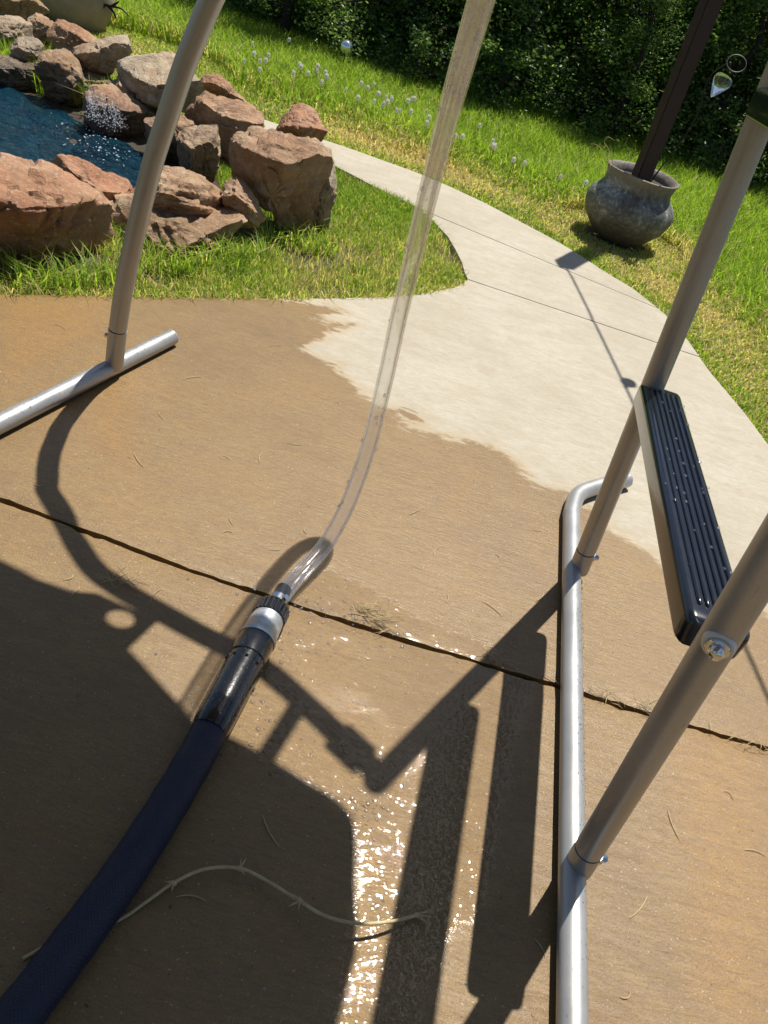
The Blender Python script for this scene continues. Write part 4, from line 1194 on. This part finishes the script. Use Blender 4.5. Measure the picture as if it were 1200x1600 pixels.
# island lawn between patio and path
x, y = scatter(-2.4, 0.15, 1.6, 5.6, 260000)
k = in_poly(x, y, ISLAND) & ~in_pool(x, y) & ~rock_mask(x, y, .9) & visible(x, y); x, y = x[k], y[k]
ed = dist_poly(x, y, EDGE, False); edp = dist_poly(x, y, PATH_L, False)
pn = vnoise(x, y, 2.3, 3); keep = rng.random(len(x)) < np.clip(.75 + pn * 1.2, .14, 1); x, y, ed, edp, pn = x[keep], y[keep], ed[keep], edp[keep], pn[keep]
if len(x) > 62000: s_ = rng.permutation(len(x))[:62000]; x, y, ed, edp, pn = x[s_], y[s_], ed[s_], edp[s_], pn[s_]
tall = np.clip(1 - dist_poly(x, y, [(r[0], r[1]) for r in ROCKS[:7]], False) / .4, 0, 1)
h = (0.022 + 0.04 * rng.random(len(x)) + .03 * np.clip(pn, 0, 1)) * np.clip(.5 + ed * 4, .5, 1)
dry = np.clip(.72 - ed * .55 - pn * .9, 0.08, 1)
tint = np.clip(.28 + .28 * rng.random(len(x)) + (rng.random(len(x)) < dry * .75 + .07) * rng.uniform(.25, .5, len(x)), 0, 1)
blades('lawn_grass', x, y, h, (.0028 + .0022 * rng.random(len(x))), rng.uniform(.2, 1.0, len(x)), tint, label='patchy green and straw coloured lawn between the patio and the path')
# taller tufts along the rocks and a ragged fringe along the patio edge
tx, ty = [], []
fx, fy = [], []
for a_, b_ in zip(EDGE[1:-1], EDGE[2:]):
    for q in range(int(420 * sqrt((a_[0] - b_[0]) ** 2 + (a_[1] - b_[1]) ** 2))):
        t = random.random(); fx.append(a_[0] + (b_[0] - a_[0]) * t + random.gauss(0, .008)); fy.append(a_[1] + (b_[1] - a_[1]) * t + random.gauss(.006, .010))
fx, fy = np.array(fx), np.array(fy)
blades('edge_grass', fx, fy, .02 + .045 * rng.random(len(fx)) ** 2, .0025 + .002 * rng.random(len(fx)), rng.uniform(.4, 1.6, len(fx)), np.where(rng.random(len(fx)) < .6, rng.uniform(.72, 1, len(fx)), rng.uniform(.2, .6, len(fx))), -.01, label='ragged dry grass fringe along the patio edge')
for c in [(x_, 424 + random.uniform(-6, 20)) for x_ in range(20, 180, 11)] + [(x_, 400 + random.uniform(-8, 22)) for x_ in range(205, 420, 12)] + [(x_, 372 + random.uniform(-4, 16)) for x_ in range(410, 520, 13)]:
    p = g(*c); n = random.randint(14, 34); tx += list(p[0] + rng.normal(size=n) * .022); ty += list(p[1] + rng.normal(size=n) * .022)
tx, ty = np.array(tx), np.array(ty)
k = ~in_poly(tx, ty, PAVED); tx, ty = tx[k], ty[k]
blades('grass_tufts', tx, ty, .05 + .10 * rng.random(len(tx)), .0035 + .003 * rng.random(len(tx)), rng.uniform(.3, 1.3, len(tx)), np.clip(.25 + .4 * rng.random(len(tx)) + (rng.random(len(tx)) < .2) * .35, 0, 1), label='longer grass tufts growing against the pool boulders')
# verge, straw band and meadow right of the path
x, y = scatter(-5.6, 4.6, 1.7, 11.5, 1150000)
k = ~in_poly(x, y, PAVED) & ~in_poly(x, y, ISLAND) & ~in_pool(x, y) & (y < tl(x) + 1.0) & visible(x, y, 120) & ~rock_mask(x, y, .95); x, y = x[k], y[k]
pd = dist_poly(x, y, PATH_R, False)
left = x < -1.25
pd = np.where(left & (y < 5.4), np.minimum(pd, 3), pd)
dcam = np.hypot(x, y)
pn = vnoise(x, y, .9, 5)
keepp = np.clip(1.6 / np.maximum(dcam - 1.5, 1) ** 0.75, .3, 1.0)
keep = rng.random(len(x)) < keepp; x, y, pd, pn, dcam = x[keep], y[keep], pd[keep], pn[keep], dcam[keep]
if len(x) > 210000: s_ = rng.permutation(len(x))[:210000]; x, y, pd, pn, dcam = x[s_], y[s_], pd[s_], pn[s_], dcam[s_]
n = len(x)
mead = np.clip((pd + pn * .2 - .46) / .35, 0, 1)
h = (.022 + .026 * rng.random(n)) * (1 - mead) + (.09 + .12 * rng.random(n)) * mead * (1 + .3 * pn)
straw_p = np.exp(-((pd - .36) / .27) ** 2) * .95 * np.clip(.8 + pn * 1.2, .1, 1) + .10
urn_d = np.hypot(x - UB[0] - .5, y - UB[1] + .4); straw_p = np.maximum(straw_p, np.exp(-(urn_d / .8) ** 2) * .75)
h = np.where(urn_d < .8, np.minimum(h, .05), h)
potd = np.hypot(x - PB[0], y - PB[1]); h = np.where(potd < PR + .18, np.minimum(h, .035), h); straw_p = np.where(potd < PR + .25, np.maximum(straw_p, .7), straw_p)
isdry = rng.random(n) < straw_p
tint = np.clip(.40 + .22 * rng.random(n) + .10 * pn, .15, .68); tint = np.where(isdry, rng.uniform(.74, 1, n), tint)
k = potd > PR * .72
blades('meadow_grass', x[k], y[k], h[k], (.003 + .0008 * dcam[k]) * rng.uniform(.7, 1.25, k.sum()), (rng.uniform(.15, .8, n) + .6 * isdry)[k], tint[k], label='sunlit tall meadow grass with a mown straw strip along the path')

# dandelion clocks: one of each thing, copies share the meshes
def dandelion_meshes():
    bm = bmesh.new(); tube(bm, [(0, 0, -.03), (.006, 0, .08), (0, .004, .20)], [.003, .0022, .002], 6)
    a = bpy.data.meshes.new('stem'); bm.to_mesh(a); bm.free(); a.materials.append(M['stem'])
    bm = bmesh.new(); rs = np.random.default_rng(2)
    for i in range(110):
        d = Vector(rs.normal(size=3)).normalized(); c = Vector((0, 0, .21)) + d * .018
        o = d.orthogonal().normalized(); q = d.cross(o); w = .0042
        vv = [bm.verts.new(c + (o * cos(t) + q * sin(t)) * w) for t in (0, 2.1, 4.2)]
        bm.faces.new(vv)
        tube(bm, [Vector((0, 0, .21)), c], .0006, 3, cap=False)
    b = bpy.data.meshes.new('seed_head'); bm.to_mesh(b); bm.free(); b.materials.append(M['fluff'])
    return a, b
dm = dandelion_meshes()
dand = [(420, 84), (407, 93), (416, 92), (382, 93), (471, 102), (459, 112), (482, 112), (497, 101), (496, 109), (511, 117), (509, 111), (541, 138), (565, 128), (575, 135), (496, 166), (518, 178), (592, 144), (604, 150), (612, 150), (613, 153), (600, 160), (620, 170), (638, 155), (644, 152), (648, 152), (667, 172), (671, 181), (695, 172), (693, 176), (668, 190), (643, 172), (625, 171), (750, 194), (771, 218), (774, 225), (773, 227), (795, 245), (700, 165), (735, 230), (760, 262), (452, 60), (606, 157), (655, 192), (712, 210), (820, 262), (880, 310), (560, 150), (585, 130)]
_rd = random.Random(5)
for q in range(34):
    x_ = _rd.uniform(390, 930); dand.append((x_, 40 + (x_ - 390) * .42 + _rd.uniform(20, 105)))
for i, (x, y) in enumerate(dand):
    r = ray(x, y); t = (.15 - CAM_H) / r[2]; p = _C + r * t
    lim = float(tl(p[0])) - .1
    if p[1] > lim or dist_poly(np.array([p[0]]), np.array([p[1]]), PATH_R, False)[0] < .55 or in_poly(np.array([p[0]]), np.array([p[1]]), PAVED)[0]: continue
    o = thing('dandelion_clock', 'round white dandelion seed head standing above the meadow grass', 'dandelion', (p[0], p[1], -.07), 'dandelion seed heads in the meadow')
    s_ = random.uniform(.45, .95) * np.clip(np.linalg.norm(p - _C) / 6, .75, 1.15)
    o.scale = (s_, s_, 1.0)
    for nm, me in (('stem', dm[0]), ('seed_head', dm[1])):
        c = bpy.data.objects.new(nm, me); col.objects.link(c); c.parent = o

# ------------------------------------------------------------------ wood
def tree_meshes(seed, H, spread, nleaf, low=0.12, lsize=.07):
    rs = np.random.default_rng(seed)
    bm = bmesh.new()
    tr = [Vector((0, 0, -.1))]
    for i in range(1, 8):
        tr.append(Vector((rs.normal() * .035 * i, rs.normal() * .035 * i, H * .85 * i / 7)))
    r0 = .035 * H ** .75
    trp = smooth_path([np.array(v) for v in tr], 3)
    tube(bm, trp, [r0 * (1 - .88 * (i / len(trp)) ** .9) for i in range(len(trp))], 9)
    tips = []
    nb = int(12 + H * 2)
    for i in range(nb):
        t = low + (1 - low) * (i + rs.random()) / nb
        base = Vector(trp[min(int(t * len(trp) * .98), len(trp) - 1)])
        az = rs.uniform(0, 2 * pi); L = spread * (0.55 + .6 * rs.random()) * (1 - .45 * abs(t - .45) / .55)
        el = rs.uniform(-.25, .55) if t < .6 else rs.uniform(.1, 1.1)
        d = Vector((cos(az) * cos(el), sin(az) * cos(el), sin(el)))
        pts = [base, base + d * L * .45 + Vector((rs.normal() * .06 * L, rs.normal() * .06 * L, .04 * L)), base + d * L + Vector((rs.normal() * .1 * L, rs.normal() * .1 * L, .02 * L))]
        pp = smooth_path([np.array(v) for v in pts], 4)
        tube(bm, pp, [max(.003, r0 * .20 * (1 - .85 * k / len(pp))) for k in range(len(pp))], 5)
        for q in (.45, .65, .85, 1.0):
            tips.append((np.array(base + (pts[2] - base) * q), L * .34))
    me_t = bpy.data.meshes.new('trunk'); bm.to_mesh(me_t); bm.free(); me_t.materials.append(M['bark'])
    for p in me_t.polygons: p.use_smooth = True
    c = np.array([t[0] for t in tips]); rr = np.array([t[1] for t in tips])
    # each cluster has its own brightness and density
    idx = rs.integers(0, len(c), nleaf); off = rs.normal(size=(nleaf, 3)) * rr[idx][:, None] * np.array([.62, .62, .42])
    P = c[idx] + off
    P = P[P[:, 2] > .12]
    n = len(P)
    ct_ = rs.uniform(.05, .85, len(c))
    tint = np.clip(ct_[idx[:n]] + rs.normal(size=n) * .16, 0, 1)
    a = rs.normal(size=(n, 3)); a /= np.linalg.norm(a, axis=1)[:, None]; a[:, 2] *= .6
    b = np.cross(a, rs.normal(size=(n, 3))); b /= np.linalg.norm(b, axis=1)[:, None]
    s = lsize * (.75 + .6 * ct_[idx[:n]] + rs.uniform(-.35, .4, n))[:, None]
    nr = np.cross(a, b); nr /= np.linalg.norm(nr, axis=1)[:, None] + 1e-9
    V = np.stack([P - a * s * .5, P + b * s * .24 + nr * s * .06, P + a * s * .5, P - b * s * .24 + nr * s * .06], 1).reshape(-1, 3)
    q = np.arange(n)[:, None] * 4 + np.arange(4)[None]
    me_c = np_mesh('crown', V, [q], False, {'tint': np.repeat(tint, 4)}); me_c.materials.append(M['leaf'])
    return me_t, me_c


protos = [tree_meshes(41, 2.2, .85, 12000, .20, .046), tree_meshes(42, 2.5, .95, 15000, .06, .05), tree_meshes(43, 2.9, 1.05, 15000, .12, .055), tree_meshes(44, 1.8, .75, 10500, .14, .042), tree_meshes(45, 3.3, .85, 8000, .38, .05)]
shrubs = [tree_meshes(51, .75, .5, 4500, .02, .034), tree_meshes(52, 1.0, .55, 5000, .02, .038), tree_meshes(53, .45, .38, 3000, .02, .03)]
labels = {0: 'young leafy tree with branches down to the ground at the meadow edge', 1: 'medium dark green tree standing in the wood behind the meadow', 2: 'tall tree with a dark trunk deep in the wood', 3: 'low bushy tree at the front of the wood', 4: 'slender tree with a bare dark trunk at the front of the wood'}
slabels = {0: 'rounded dark shrub at the foot of the wood', 1: 'upright leafy shrub at the edge of the wood', 2: 'small low bush where the meadow meets the wood'}


def plant(me, x, y, s, rz, name, label, cat, group, parts):
    o = thing(name, label, cat, (x, y, -.05), group); o.rotation_euler = (0, 0, rz); o.scale = (s, s, s * random.uniform(.92, 1.1))
    for nm, m_ in zip(parts, me):
        c = bpy.data.objects.new(nm, m_); col.objects.link(c); c.parent = o
rows = [(.62, .95, (4,), .62), (1.15, .85, (0, 3), .95), (1.9, .9, (0, 1), 1.0), (3.0, 1.0, (1, 2), 1.0), (4.1, 1.0, (2, 1), 1.0)]
for dy, dx, kinds, sc in rows:
    x = -5.6 - dy * .4 + random.random() * .5
    while x < 5.2 + dy * .5:
        k = random.choice(kinds); yy = float(tl(x)) + dy + random.uniform(-.25, .3)
        plant(protos[k], x, yy, sc * random.uniform(.85, 1.15), random.uniform(0, 6.28), 'tree', labels[k], 'tree', ['young trees at the meadow edge', 'medium trees in the wood', 'tall trees in the wood', 'bushy trees at the front of the wood', 'bare trunked trees at the front of the wood'][k], ('trunk', 'crown'))
        x += dx * random.uniform(.75, 1.25)
for dy, dx, kinds in ((.38, .72, (0, 2)), (1.3, .62, (0, 1))):
    x = -5.2 + random.random() * .3
    while x < 4.9:
        k = random.choice(kinds); yy = float(tl(x)) + dy + random.uniform(-.16, .2)
        plant(shrubs[k], x, yy, random.uniform(.8, 1.25), random.uniform(0, 6.28), 'shrub', slabels[k], 'shrub', ['rounded shrubs at the wood edge', 'upright shrubs in the wood', 'low bushes at the wood edge'][k], ('stems', 'foliage'))
        x += dx * random.uniform(.7, 1.3)
